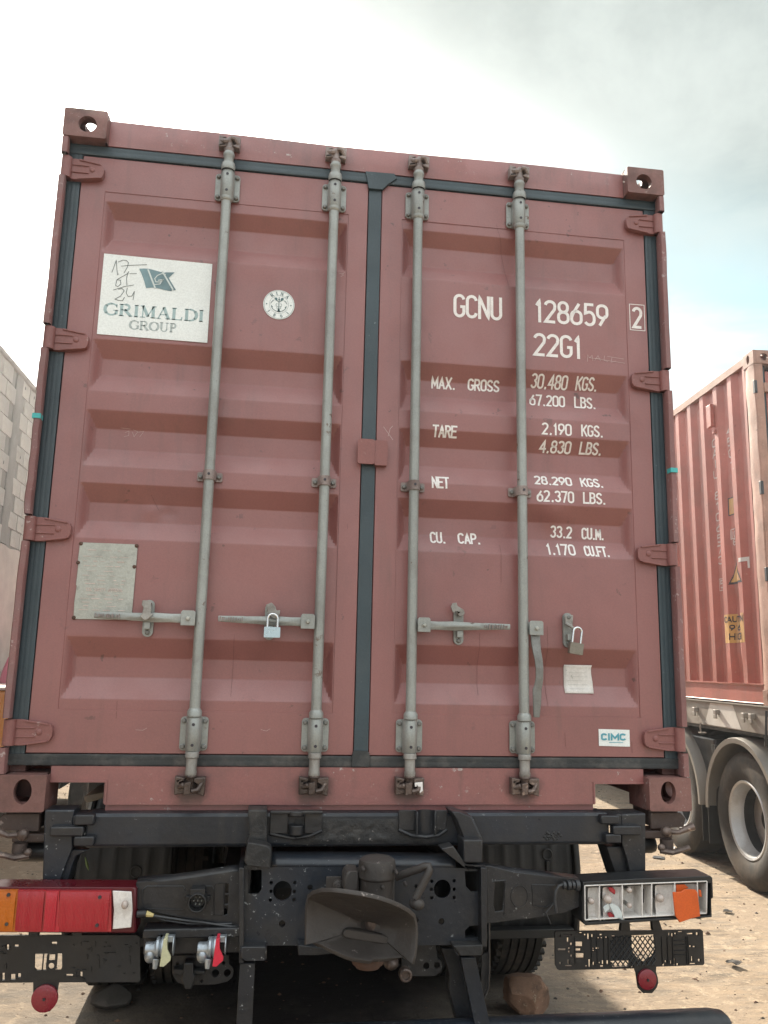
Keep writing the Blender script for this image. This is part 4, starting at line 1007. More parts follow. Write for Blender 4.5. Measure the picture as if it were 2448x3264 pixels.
# centre brackets joining beam and frame
m = MB(); m.prism(PX([(150, 128), (252, 128), (250, 322), (160, 322), (133, 300), (158, 262)], -.02, K3), -.05, .05); m.prism(PX([(148, 300), (250, 318), (275, 335), (274, 436), (140, 424), (130, 400)], -.11, K3), -.125, -.06)
m.build('frame_bracket', 'chassis_rough', trk, .005)
m = MB(); m.prism(PX([(1218, 138), (1262, 140), (1330, 168), (1383, 285), (1384, 300), (1283, 290), (1240, 175)], -.06, K3), -.085, .03); m.prism(PX([(1284, 288), (1386, 288), (1385, 411), (1285, 411)], -.11, K3), -.125, -.03)
m.build('frame_bracket', 'chassis', trk, .005)
m = MB(); m.prism(PX([(1165, 335), (1230, 320), (1285, 400), (1300, 418), (1400, 420), (1402, 434), (1285, 432), (1262, 412)], -.10, K3), -.118, -.05); m.build('gusset', 'chassis', trk, .003)
# sockets on the beam
m = MB(); a = P3(268, 145, -.02, K3); b = P3(360, 262, -.02, K3); c = P3(452, 145, -.02, K3); d = P3(542, 262, -.02, K3)
m.box(a.x, b.x, -.018, .0, b.z, a.z); m.box(c.x, d.x, -.018, .0, d.z, c.z); m.box(a.x, d.x, -.032, .0, a.z-.006, a.z+.004)
e = P3(405, 150, -.03, K3); m.lathe([(.020, 0), (.028, 0), (.028, -.016), (.020, -.016)], (e.x, -.014, e.z+.004), 'z', 20, closed=True)
g_ = P3(405, 245, -.03, K3); m.lathe([(.0001, .016), (.026, .016), (.026, -.016), (.0001, -.016)], (g_.x, -.012, g_.z), 'z', 20)
m.tube([(a.x, -.014, b.z), (b.x, -.018, b.z-.012), (g_.x, -.02, b.z-.014)], .006, 6); m.tube([(g_.x, -.02, b.z-.014), (c.x+.02, -.018, b.z-.008), (d.x, -.014, b.z+.01)], .006, 6)
m.build('lock_socket', 'chassis', trk, .003)
m = MB(); a = P3(950, 140, -.02, K3); b = P3(1045, 262, -.02, K3); c = P3(1130, 140, -.02, K3); d = P3(1205, 262, -.02, K3); xc = (b.x+c.x)/2; rr_ = (c.x-b.x)/2
m.box(a.x, b.x-.002, -.012, .0, b.z+.01, a.z); m.box(c.x+.002, d.x, -.012, .0, d.z+.01, c.z)
v = []; f = []; n = 14
for j in range(6):
    z = a.z+.002-(a.z-b.z)*j/5
    for k in range(n+1):
        an = math.pi*k/n; lip = .006*noise.noise((k*.7, 1, 1)) if j == 5 else 0; v.append((xc-(rr_+.003)*math.cos(an), -.034+.03*math.sin(an), z+lip-(.012*math.sin(an) if j == 5 else 0)))
for j in range(5):
    for k in range(n): f.append((j*(n+1)+k, j*(n+1)+k+1, (j+1)*(n+1)+k+1, (j+1)*(n+1)+k))
m.add(v, f); m.tube([(b.x-.004, -.036, a.z), (b.x-.004, -.036, b.z)], .005, 6); m.tube([(c.x+.004, -.036, a.z), (c.x+.004, -.036, b.z)], .005, 6)
m.tube([(a.x, -.012, b.z+.012), (b.x-.02, -.016, b.z-.006), (xc, -.034, b.z-.008), (c.x+.02, -.016, b.z-.006), (d.x, -.012, b.z+.012)], .007, 6)
m.build('lock_socket', 'chassis', trk, .002)
# rear frame cross member with lightening holes
Y = -.09; H = lambda x, y, r, n=12: circ(PX([(x, y)], Y, K3)[0][0], PX([(x, y)], Y, K3)[0][1], r*.6028/955, n)
out = PX([(125, 430), (250, 438), (1180, 440), (1300, 445), (1392, 450), (1392, 835), (1290, 842), (1220, 850), (200, 853), (128, 850)], Y, K3)
holes = [H(332, 563, 48, 28), H(1178, 553, 46, 28)]+[H(x, y, 9.5, 8) for x, y in ((273, 520), (397, 520), (272, 566), (395, 566), (268, 612), (393, 610), (1122, 512), (1240, 510), (1120, 555), (1241, 555), (1121, 599), (1240, 599))]
holes += [H(478, 545, 14), H(330, 737, 17), H(1173, 725, 16), H(1040, 540, 11), H(1040, 716, 13)]
holes += [PX([(150, 452), (222, 452), (222, 555), (205, 578), (152, 580)], Y, K3), PX([(1296, 460), (1372, 460), (1372, 566), (1330, 568), (1302, 540)], Y, K3), PX([(1296, 775), (1320, 750), (1368, 745), (1368, 810), (1300, 812)], Y, K3)]
m = MB(); m.prism(out, Y, Y+.009, xz, holes); m.build('rear_cross_member', 'chassis_blue', trk)
m = MB(); v = []; f = []                             # rounded top flange
cs = [(0, -.001), (.004, .010), (.014, .018), (.03, .022), (.09, .024)]
xa, za = PX([(275, 436)], Y, K3)[0]; xb, zb = PX([(1250, 442)], Y, K3)[0]
n = 30
for k in range(n+1):
    u = k/n; x = xa+(xb-xa)*u
    for dy, dz in cs: v.append((x, Y+dy, za+(zb-za)*u+dz*1.25))
for k in range(n):
    for i in range(len(cs)-1): f.append((k*5+i, k*5+i+1, (k+1)*5+i+1, (k+1)*5+i))
m.add(v, f); fl_ = m.build('top_flange', 'chassis_blue', trk); sd = fl_.modifiers.new('t', 'SOLIDIFY'); sd.thickness = .006
# side plates, flange and hidden frame
pl = PX([(104, 430), (130, 430), (130, 930), (104, 930)], -.10, K3)
m = MB(); m.prism(pl, -.13, .25); m.build('side_plate', 'chassis', trk, .002)
m = MB(); m.prism(PX([(1370, 430), (1400, 430), (1402, 845), (1372, 845)], -.10, K3), -.13, .25); m.build('side_plate', 'chassis', trk, .002)
m = MB(); m.tube([P3(x, y, -.09, K3) for x, y in ((1398, 432), (1416, 560), (1424, 740), (1425, 980), (1420, 1080), (1400, 1130))], .004, 6); m.build('flap_edge', 'chassis', trk)
m = MB(); m.prism(PX([(1385, 900), (1424, 880), (1424, 1060), (1400, 1130), (1378, 1100)], -.07, K3), -.075, -.068); m.build('side_flap', 'chassis', trk)
m = MB(); m.prism(PX([(110, 855), (250, 853), (249, 928), (125, 930), (108, 915)], -.13, K3), -.14, -.03); m.build('step_pad', 'chassis', trk, .006)
m = MB(); m.prism(PX([(1228, 848), (1390, 845), (1388, 903), (1262, 903)], -.13, K3), -.14, -.03); m.build('step_pad', 'chassis_rough', trk, .006)
for s in (-1, 1):
    m = MB(); m.box(*sorted((s*.31+.015, s*.39+.015)), -.05, 7.2, .80, .808); m.box(*sorted((s*.385+.015, s*.393+.015)), -.05, 7.2, .808, 1.042); m.box(*sorted((s*.31+.015, s*.39+.015)), -.05, 7.2, 1.042, 1.05)
    m.build('frame_rail', 'chassis', trk)
for y in (.9, 2.3, 3.6, 5.2):
    m = MB(); m.box(-.37, .40, y, y+.08, .84, 1.0); m.build('frame_cross_member', 'chassis', trk)
for y in (1.2, 2.6, 4.2, 5.7):
    m = MB(); m.box(-1.15, 1.15, y, y+.09, 1.06, 1.175); m.build('bolster', 'chassis', trk)
# legs and under-run bar
m = MB(); m.prism(PX([(108, 932), (188, 932), (172, 1275), (88, 1275)], -.10, K3), -.12, -.055); m.build('bumper_leg', 'chassis', trk, .004)
m = MB(); m.prism(PX([(1268, 903), (1345, 903), (1426, 1275), (1345, 1275)], -.10, K3), -.12, -.075); m.build('bumper_leg', 'chassis_blue', trk, .004)
m = MB(); m.prism(PX([(1160, 850), (1225, 850), (1268, 903), (1345, 1275), (1255, 1275), (1200, 1060), (1205, 980)], .03, K3), .0, .06); m.build('bumper_leg', 'chassis', trk, .004)
m = MB(); m.tube([(-1.15, -.09, .505)]+[(x, -.09, .505+.012*(x+1)/2) for x in (-1.12, 0, 1.20)]+[(1.245, -.09, .516), (1.265, -.09, .516)], [.048, .055, .055, .055, .05, .035], 24); m.build('underrun_bar', 'chassis_blue', trk)
# light arms
def arm(name, pts, slots, cr, s):
    o = PX(pts, -.09, cr); m = MB(); m.prism(o, -.093, -.085, xz, slots)
    n = len(pts)
    a = m.build(name, 'chassis', trk, .002); return a
la = [(18, 790), (30, 1155), (250, 1195), (600, 1265), (800, 1312), (1180, 1375), (1425, 1400), (1428, 640), (1290, 650), (950, 705), (480, 770)]
arm('lamp_arm', la, [PX(r_, -.09, K4) for r_ in ([(1192, 812), (1235, 812), (1235, 940), (1192, 940)], [(1190, 968), (1232, 968), (1230, 1080), (1188, 1080)], [(1182, 1108), (1225, 1108), (1222, 1215), (1178, 1230)])], K4, -1)
m = MB(); v = []; f = []
tp = [(0, 762), (480, 722), (700, 690), (950, 655), (1280, 600), (1430, 598)]; bt = [(18, 800), (480, 768), (700, 740), (950, 703), (1290, 648), (1430, 640)]
for a, b in zip(tp, bt):
    q = P3(*b, -.093, K4); v += [(q.x, -.093, q.z), (q.x, -.03, q.z+.004), (q.x, -.03, q.z-.004)]
for i in range(5): f += [(3*i, 3*i+1, 3*i+4, 3*i+3), (3*i+1, 3*i+2, 3*i+5, 3*i+4)]
m.add(v, f); o = m.build('arm_flange', 'chassis', trk); sd = o.modifiers.new('t', 'SOLIDIFY'); sd.thickness = .004
m = MB()
fa = lambda x, z: -.094
for st in ([(100, 900), (160, 850), (640, 850), (660, 900)], [(100, 900), (95, 1080), (150, 1150), (640, 1160)], [(1050, 870), (1040, 1230), (1170, 1235), (1185, 800), (1070, 820), (1050, 870)], [(880, 850), (1020, 850), (1040, 900)]):
    pts = [P3(x, y, -.094, K4) for x, y in st]; m.tube(pts, .0022, 6)
m.build('pressed_rib', 'chassis', trk)
ra = [(430, 490), (455, 486), (560, 514), (700, 530), (850, 548), (850, 662), (780, 690), (660, 712), (520, 728), (440, 738)]
arm('lamp_arm', ra, [PX([(478, 560), (515, 556), (520, 575), (512, 680), (480, 685), (472, 660)], -.09, K2)], K2, 1)
m = MB(); v = []; f = []
bt = [(430, 492), (560, 516), (700, 532), (850, 550)]
for b in bt:
    q = P3(*b, -.093, K2); v += [(q.x, -.093, q.z), (q.x, -.03, q.z+.004), (q.x, -.03, q.z-.004)]
for i in range(3): f += [(3*i, 3*i+1, 3*i+4, 3*i+3), (3*i+1, 3*i+2, 3*i+5, 3*i+4)]
m.add(v, f); o = m.build('arm_flange', 'chassis', trk); sd = o.modifiers.new('t', 'SOLIDIFY'); sd.thickness = .004
m = MB()
for st in ([(585+36*math.cos(R(a)), 620+48*math.sin(R(a))) for a in range(0, 361, 15)], [(640, 570), (740, 572)], [(640, 570), (645, 660), (700, 668), (745, 640)], [(470, 555), (525, 550)], [(525, 550), (520, 700)]):
    m.tube([P3(x, y, -.094, K2) for x, y in st], .0020, 6)
m.build('pressed_rib', 'chassis', trk)
# electric socket
c = P3(830, 1042, -.12, K4); m = MB(); rs = 122*.2411/985
m.lathe([(rs, .025), (rs, -.025), (rs*.93, -.029), (rs*.82, -.029), (rs*.78, -.02), (rs*.76, .012), (.0001, .012)], (c.x, -.12, c.z), 'y', 28)
m.box(c.x-rs*.75, c.x+rs*.75, -.142, -.095, c.z+rs*.75, c.z+rs*1.35); m.box(c.x-rs*1.3, c.x+rs*1.25, -.105, -.095, c.z-rs*.25, c.z+rs*.3)
es = m.build('electric_socket', 'plastic_black', trk, .001)
m = MB()
for k in range(7):
    a = 2*math.pi*k/6; r = rs*.42 if k < 6 else 0; m.lathe([(.0001, -.006), (.0022, -.005), (.0022, .01)], (c.x+r*math.cos(a), -.115, c.z+r*math.sin(a)), 'y', 6)
m.build('contact_pins', 'plate_metal', trk)
# tail of the left lamp cable
m = MB(); a = P3(30, 1220, -.12, K4); b = P3(150, 1215, -.12, K4); c = P3(245, 1235, -.12, K4); m.tube([a, b], .012, 12, m=0); m.tube([b, c], [.010, .005], 8, m=1); m.build('cable_plug', ['plastic_black', 'wood_yellow'], trk)
m = MB(); m.tube([P3(x, y, -.105, K4) for x, y in ((250, 1240), (450, 1270), (650, 1300), (900, 1330), (1200, 1372), (1400, 1400))], .004, 6)
m.tube([P3(x, y, -.10, K4) for x, y in ((250, 1250), (400, 1300), (700, 1345), (1000, 1350), (1280, 1345))], .003, 6); m.build('cable', 'cable', trk)
# valve carrier with the two air couplings
a = P3(118, 1395, -.10, K4); b = P3(1405, 1500, -.10, K4); m = MB(); m.box(a.x, b.x, -.12, -.04, b.z, a.z); m.box(a.x, b.x, -.085, -.075, P3(0, 1760, -.08, K4).z, b.z); m.build('coupling_carrier', 'chassis', trk, .005)
def gladhand(cx, name, col, cr=K4):
    g = MB(); c = P3(cx, 1690, -.14, K4); c2 = P3(cx+80, 1640, -.13, K4)
    g.lathe([(.0001, -.012), (.030, -.012), (.031, -.004), (.024, 0), (.031, .004), (.031, .012), (.0001, .012)], (c2.x, -.14, c2.z), 'x', 20)
    g.lathe([(.0001, -.034), (.018, -.034), (.020, -.028), (.020, -.008), (.026, 0)], (c2.x-.012, -.14, c2.z-.004), 'x', 16)
    g.ball((c2.x-.03, -.145, c2.z-.022), (.018, .02, .022), n=7); g.tube([(c2.x-.004, -.12, c2.z+.02), (c2.x-.004, -.08, c2.z+.02)], .012, 10)
    g.tube([(c2.x-.01, -.15, c2.z-.03), (c2.x-.012, -.155, c2.z-.058)], [.013, .007], 8)
    o = g.build('air_coupling', 'gladhand_metal', trk, .001)
    g = MB(); x = c2.x+.016
    g.prism([(-.165, c2.z+.034), (-.12, c2.z+.034), (-.11, c2.z+.0), (-.118, c2.z-.035), (-.150, c2.z-.050), (-.175, c2.z-.020)], x-.004, x+.006, yz)
    g.prism([(x+.004, c2.z+.034), (x-.005, c2.z+.034), (x-.012, c2.z-.045), (x+.000, c2.z-.046), (x+.020, c2.z-.028), (x+.020, c2.z-.018), (x+.008, c2.z+.004)], -.176, -.166)
    g.build('coupling_flap', col, trk, .0015)
    g = MB(); g.lathe([(.0001, 0), (.030, 0), (.030, .004), (.0001, .004)], (x+.022, -.14, c2.z+.006), 'x', 18); g.box(x+.004, x+.022, -.15, -.13, c2.z+.016, c2.z+.034); g.build('coupling_cap', 'gladhand_metal', trk, .001)
gladhand(265, 'yellow', 'yellow_plastic'); gladhand(950, 'red', 'red_plastic')
# perforated plates under the carrier
def holeplate(pts, holes, cr, Y, name='tow_bracket'):
    m = MB(); m.prism(PX(pts, Y, cr), Y, Y+.010, xz, [circ(*PX([(x, y)], Y, cr)[0], r*cr[2]/940, 16) for x, y, r in holes]); return m.build(name, 'chassis', trk, .001)
holeplate([(495, 1765), (1240, 1760), (1245, 1870), (1295, 1930), (1305, 1990), (1285, 2060), (1220, 2110), (1060, 2150), (660, 2160), (560, 2120), (495, 2010)], [(1065, 2000, 46), (1222, 1995, 44), (1175, 1865, 20), (1095, 1865, 18), (885, 2105, 20), (565, 1880, 20)], K4, -.02)
m = MB(); q = P3(715, 1850, -.06, K4); q2 = P3(710, 2190, -.06, K4); m.prism(PX([(655, 1842), (780, 1842), (775, 1990), (800, 2010), (790, 2100), (755, 2190), (665, 2190), (640, 2110), (615, 2060), (640, 1990)], -.06, K4), -.075, -.03)
m.prism(PX([(500, 1950), (600, 1930), (930, 1960), (930, 2010), (600, 2030), (510, 2010)], -.05, K4), -.055, -.02); m.build('drain_valve', 'plastic_black', trk, .004)
holeplate([(1090, 1085), (1455, 1088), (1475, 1240), (1515, 1280), (1530, 1330), (1515, 1380), (1450, 1430), (1230, 1435), (1100, 1400)], [(1357, 1323, 33), (1470, 1318, 32)], K5, -.02)
m = MB(); c = P3(1130, 1405, -.1, K5); m.lathe([(.0001, .02), (.021, .02), (.021, -.01), (.017, -.014), (.013, -.014), (.012, -.004), (.0001, -.004)], (c.x, -.11, c.z), 'y', 20)
c = P3(1000, 1330, -.1, K5); m.ball((c.x, -.06, c.z), (.026, .04, .022), n=7); m.build('hose_fitting', 'greasy_metal', trk, .001)
# tow coupling
m = MB(); ct = P3(838, 190, -.20, K5); cb = P3(810, 640, -.20, K5); rc = 200*.3014/1010
m.lathe([(.0001, .012), (rc*.72, .012), (rc*.95, .004), (rc, -.008), (rc*1.0, -.050), (rc*.90, -.054), (rc*.86, -.07), (rc*.80, -.16), (rc*.9, -.24), (.0001, -.25)], (ct.x, -.20, ct.z-.006), 'z', 30)
m.box(ct.x-rc*.9, ct.x+rc*1.0, -.19, -.08, ct.z-.22, ct.z-.05)
cp = m.build('tow_coupling', 'scoop_steel', trk, .004)
m = MB(); m.prism(PX([(500, 345), (525, 308), (640, 308), (640, 545), (482, 545), (486, 380)], -.20, K5), -.215, -.12); m.build('coupling_actuator', 'scoop_steel', trk, .008)
c = P3(425, 480, -.12, K5); m = MB(); m.lathe([(.0001, -.05), (.008, -.05), (.009, -.035), (.013, -.034), (.013, -.02), (.018, -.018), (.018, .0)], (c.x, -.10, c.z), 'y', 14); m.box(c.x-.038, c.x+.01, -.10, -.09, c.z-.012, c.z+.024); m.build('coupling_bolt', 'scoop_steel', trk, .001)
m = MB()
for x, y in ((690, 300), (1040, 335), (895, 490), (1135, 460)):
    c = P3(x, y, -.255 if x != 1135 else -.14, K5); m.lathe([(.0001, -.010), (.004, -.010), (.0065, -.005), (.0065, .02)], (c.x, c.y, c.z), 'y', 6)
m.build('coupling_screw', 'scoop_steel', trk, .001)
m = MB(); hp = [(1040, 385, -.20), (1140, 345, -.22), (1270, 300, -.25), (1340, 272, -.26), (1382, 272, -.265), (1392, 305, -.27), (1370, 360, -.27), (1310, 480, -.27), (1240, 615, -.27)]
m.tube([P3(x, y, Y_, K5) for x, y, Y_ in hp], [.012, .0125, .0125, .0125, .0125, .0125, .0125, .0125, .0115], 14)
c = P3(1268, 672, -.27, K5); m.ball((c.x, c.y, c.z), (.021, .019, .018), n=9); c = P3(1215, 668, -.25, K5); m.ball((c.x, c.y, c.z), (.012, .03, .013), n=7); m.build('coupling_lever', 'scoop_steel', trk)
# catching jaw: a bent plate bowl with a torn lower edge
rim = [(105, 612, -.30), (150, 572, -.34), (240, 545, -.38), (370, 542, -.41), (520, 560, -.43), (680, 585, -.44), (840, 622, -.44), (960, 660, -.43), (1080, 712, -.41), (1170, 765, -.38), (1225, 815, -.35), (1245, 900, -.33), (1248, 1000, -.33),
       (1240, 1120, -.34), (1228, 1220, -.35), (1205, 1300, -.36), (1160, 1268, -.34), (1110, 1235, -.32), (1000, 1240, -.31), (900, 1248, -.31), (800, 1252, -.32), (775, 1272, -.33), (690, 1262, -.34), (600, 1245, -.34), (500, 1215, -.33), (420, 1178, -.32), (340, 1145, -.31), (270, 1108, -.30), (210, 1082, -.30), (150, 1085, -.30), (85, 1100, -.31), (88, 1000, -.30), (92, 850, -.29), (97, 700, -.29)]
cen = (760, 905)
m = MB(); v = []; f = []; rings = 9; n = len(rim)
for r_ in range(rings+1):
    t_ = 1-r_/rings*.86
    for x, y, Y_ in rim:
        # inner floor sits flat and deep; the upper lip overhangs
        yin = -.235; k = 1-(1-t_)**.55 if y < 800 else t_**1.3
        Yd = yin+(Y_-yin)*max(0, k); p = P3(cen[0]+(x-cen[0])*t_, cen[1]+(y-cen[1])*t_, Yd, K5)
        v.append(tuple(p+Vector((0, .003*noise.noise((x*.01, y*.01, r_*.4)), 0))))
for r_ in range(rings):
    for i in range(n):
        j = (i+1) % n; f.append((r_*n+i, r_*n+j, (r_+1)*n+j, (r_+1)*n+i))
m.add(v, f); jw = m.build('catching_jaw', 'scoop_steel', trk); sd = jw.modifiers.new('t', 'SOLIDIFY'); sd.thickness = .012; sd.offset = 1
bv = jw.modifiers.new('b', 'BEVEL'); bv.width = .002; bv.segments = 2; bv.limit_method = 'ANGLE'; bv.angle_limit = R(50)
m = MB(); m.prism(PX([(470, 965), (500, 930), (560, 925), (880, 985), (950, 1010), (970, 1045), (940, 1080), (890, 1085), (520, 1025), (475, 1000)], -.262, K5), -.272, -.240); m.build('jaw_wear_plate', 'scoop_steel', trk, .004)
m = MB(); c = P3(790, 860, -.23, K5); m.lathe([(.0001, .05), (.024, .05), (.026, .0), (.022, -.03), (.0001, -.032)], (c.x, -.225, c.z), 'z', 16); m.build('coupling_pin', 'greasy_metal', trk, .002)
m = MB(); c = P3(750, 1290, -.25, K5); m.lathe([(.0001, .02), (.05, .02), (.052, .0), (.048, -.012), (.040, -.014), (.038, -.022), (.0001, -.022)], (c.x, -.22, c.z), 'z', 26); m.build('coupling_foot', 'rust', trk, .002)
m = MB(); m.prism(PX([(0, 1080), (300, 1120), (420, 1170), (200, 1190), (0, 1190)], -.14, K5), -.16, -.10); m.build('mounting_lug', 'chassis', trk, .005)

# tail lamps ----------------------------------------------------------
def rectpx(x0, y0, x1, y1): return [(x0, y0), (x1, y0), (x1, y1), (x0, y1)]
zc = PX([(0, 670)], -.12, K1)[0][1]; 
m = MB(); lo = PX([(-160, 572), (585, 575), (592, 582), (592, 765), (585, 773), (-160, 768)], -.10, K1); m.prism(lo, -.118, -.02)
lampL = m.build('tail_lamp', 'lens_red_dark', trk, .006); lampL['label'] = 'intact red and amber tail lamp'
def lens(px, y0, y1, mt, nm): 
    m = MB(); o = PX(px, y1, K1); m.prism(o, y0+.001, y1); xa_, xb_ = o[0][0]+.003, o[1][0]-.003; n = int((xb_-xa_)/.0011); v = []; f = []
    for i in range(n+1):
        u = i/n; x = xa_+(xb_-xa_)*u
        for t_ in range(9):
            q = t_/8; zt = o[0][1]+(o[1][1]-o[0][1])*u-.003; zb = o[3][1]+(o[2][1]-o[3][1])*u+.003; v.append((x, y0-.0008*abs(math.sin(x*1000*math.pi/4.6))-.0035*(1-(2*q-1)**4), zb+(zt-zb)*q))
    for i in range(n):
        for t_ in range(8): f.append((i*9+t_, i*9+t_+1, (i+1)*9+t_+1, (i+1)*9+t_))
    m.add(v, f); return m.build(nm, mt, lampL, .0)
lens(rectpx(-150, 588, 82, 766), -.134, -.1185, 'lens_amber', 'amber_lens')
lens(rectpx(83, 588, 204, 766), -.134, -.1185, 'lens_red', 'red_lens'); lens(rectpx(205, 590, 262, 765), -.138, -.1185, 'lens_red_bright', 'reflex_lens')
lens(rectpx(263, 590, 484, 766), -.134, -.1185, 'lens_red', 'red_lens')
m = MB(); m.prism(PX([(486, 596), (568, 600), (572, 680), (566, 754), (486, 762), (492, 680)], -.125, K1), -.126, -.1185); m.build('reversing_tray', 'tray_white', lampL, .002)
c = P3(540, 655, -.14, K1); m = MB(); m.ball((c.x, -.142, c.z), (.011, .014, .013), n=8); m.build('bulb', 'bulb', lampL)
m = MB()
for x, y in ((38, 612), (30, 738), (432, 622), (420, 743)):
    c = P3(x, y, -.134, K1); m.lathe([(.0001, -.003), (.005, -.003), (.006, .004)], (c.x, -.138, c.z), 'y', 10)
m.build('lens_screw', 'hub_dark', lampL)
# broken right lamp
m = MB(); ho = PX([(412, 296), (430, 290), (900, 262), (1530, 240), (1545, 252), (1552, 430), (1535, 440), (1542, 600), (1400, 612), (440, 672), (418, 655), (408, 590)], -.10, K8); hi_ = PX([(455, 342), (1532, 302), (1528, 585), (458, 643)], -.10, K8)
m.prism(ho, -.125, -.02, xz, [hi_]); m.prism(ho, -.03, -.018)
lampR = m.build('tail_lamp', 'plastic_black', trk, .003); lampR['label'] = 'broken tail lamp without lens, white reflector tray and orange fragment'
m = MB(); tr_ = PX([(455, 342), (1532, 302), (1528, 585), (458, 643)], -.10, K8); m.prism(tr_, -.062, -.055)
def wall(x0, y0, x1, y1, a=-.128, b=-.062, t=.0018, mb=None):
    p, q = P3(x0, y0, a, K8), P3(x1, y1, a, K8); d = Vector((q.x-p.x, q.z-p.z)); nn = Vector((-d.y, d.x)).normalized()*t
    mb.prism([(p.x-nn.x, p.z-nn.y), (q.x-nn.x, q.z-nn.y), (q.x+nn.x, q.z+nn.y), (p.x+nn.x, p.z+nn.y)], a, b)
for w in ((455, 342, 1532, 302), (1532, 302, 1528, 585), (1528, 585, 458, 643), (458, 643, 455, 342), (585, 345, 580, 635), (785, 338, 785, 625), (960, 330, 962, 612), (1045, 320, 1045, 608), (1248, 318, 1250, 598), (1447, 310, 1455, 590)): wall(*w, mb=m)
tray = m.build('reflector_tray', 'tray_white', lampR, .001)
for (xa_, xb_, ya_, yb_) in ((462, 578, 350, 635), (592, 780, 348, 628), (1052, 1244, 328, 600), (1256, 1440, 322, 595)):
    m = MB(); v = []; f = []; a = P3(xa_, ya_, -.10, K8); b = P3(xb_, yb_, -.10, K8); k0 = 0
    for j in range(9):
        for i in range(9):
            u, w = i/8*2-1, j/8*2-1; v.append((a.x+(b.x-a.x)*i/8, -.092-.028*(u*u*.8+w*w*.2), a.z+(b.z-a.z)*j/8))
    for j in range(8):
        for i in range(8): f.append((k0+j*9+i, k0+j*9+i+1, k0+(j+1)*9+i+1, k0+(j+1)*9+i))
    m.add(v, f); m.build('reflector_shell', 'tray_white', lampR)
m = MB(); m.prism(PX([(965, 365), (998, 368), (1000, 480), (968, 490)], -.065, K8), -.070, -.0625); m.prism(PX([(968, 560), (1035, 602), (968, 604)], -.065, K8), -.070, -.0625)
m.prism(PX([(1452, 440), (1495, 462), (1490, 480), (1455, 462)], -.065, K8), -.070, -.0625); m.prism(PX([(480, 620), (515, 622), (522, 632), (490, 636)], -.065, K8), -.070, -.0625); m.build('tray_hole', 'sign_black', lampR)
for x, y, r in ((495, 465, .011), (640, 450, .015), (830, 370, .010), (832, 505, .009), (1100, 440, .014)):
    c = P3(x, y, -.105, K8); m = MB(); m.ball((c.x, -.118, c.z), (r, r*1.2, r), n=8); m.lathe([(r*.75, 0), (r*.75, .04)], (c.x, -.115, c.z), 'y', 12, m=1); m.build('bulb', ['bulb', 'zinc_dirty'], lampR)
m = MB(); m.prism(PX([(660, 500), (690, 490), (745, 520), (775, 580), (782, 635), (715, 615), (690, 560)], -.12, K8), -.128, -.124); m.prism(PX([(612, 525), (660, 485), (665, 540), (625, 575)], -.12, K8), -.126, -.122); m.build('mirror_shard', 'shard', lampR)
m = MB(); m.prism(PX([(655, 352), (690, 345), (720, 380), (715, 420), (690, 400), (668, 385)], -.112, K8), -.118, -.104); m.prism(PX([(652, 585), (680, 570), (708, 595), (710, 630), (670, 632)], -.112, K8), -.118, -.104); m.build('red_fragment', 'lens_red', lampR, .003)
m = MB(); m.prism(PX([(1225, 396), (1300, 392), (1330, 370), (1425, 372), (1445, 400), (1468, 608), (1390, 628), (1285, 664), (1262, 625), (1246, 600)], -.138, K8), -.142, -.136); m.prism(PX([(1254, 330), (1330, 325), (1370, 360), (1330, 372), (1300, 394), (1258, 394)], -.118, K8), -.120, -.114)
m.prism(PX([(1455, 372), (1474, 378), (1482, 440), (1456, 432)], -.118, K8), -.122, -.114); m.build('amber_fragment', 'orange_plastic', lampR, .002)
# conduit
m = MB(); cpts = [(745, 690), (738, 640), (742, 600), (755, 575), (775, 568)]; m.tube([P3(x, y, -.12, K2) for x, y in cpts], .0055, 8); m.tube([P3(x, y, -.11, K2) for x, y in ((720, 740), (700, 690), (742, 640), (745, 600))], .003, 6)
for x, w, r in ((776, 8, .013), (796, 10, .016), (815, 8, .014), (832, 12, .018)):
    c = P3(x, 572, -.12, K2); m.lathe([(.0001, -w*.0004), (r, -w*.0004), (r, w*.0004+.004), (.0001, w*.0004+.004)], (c.x, -.12, c.z), 'x', 14)
m.build('cable_gland', 'cable', trk, .001)
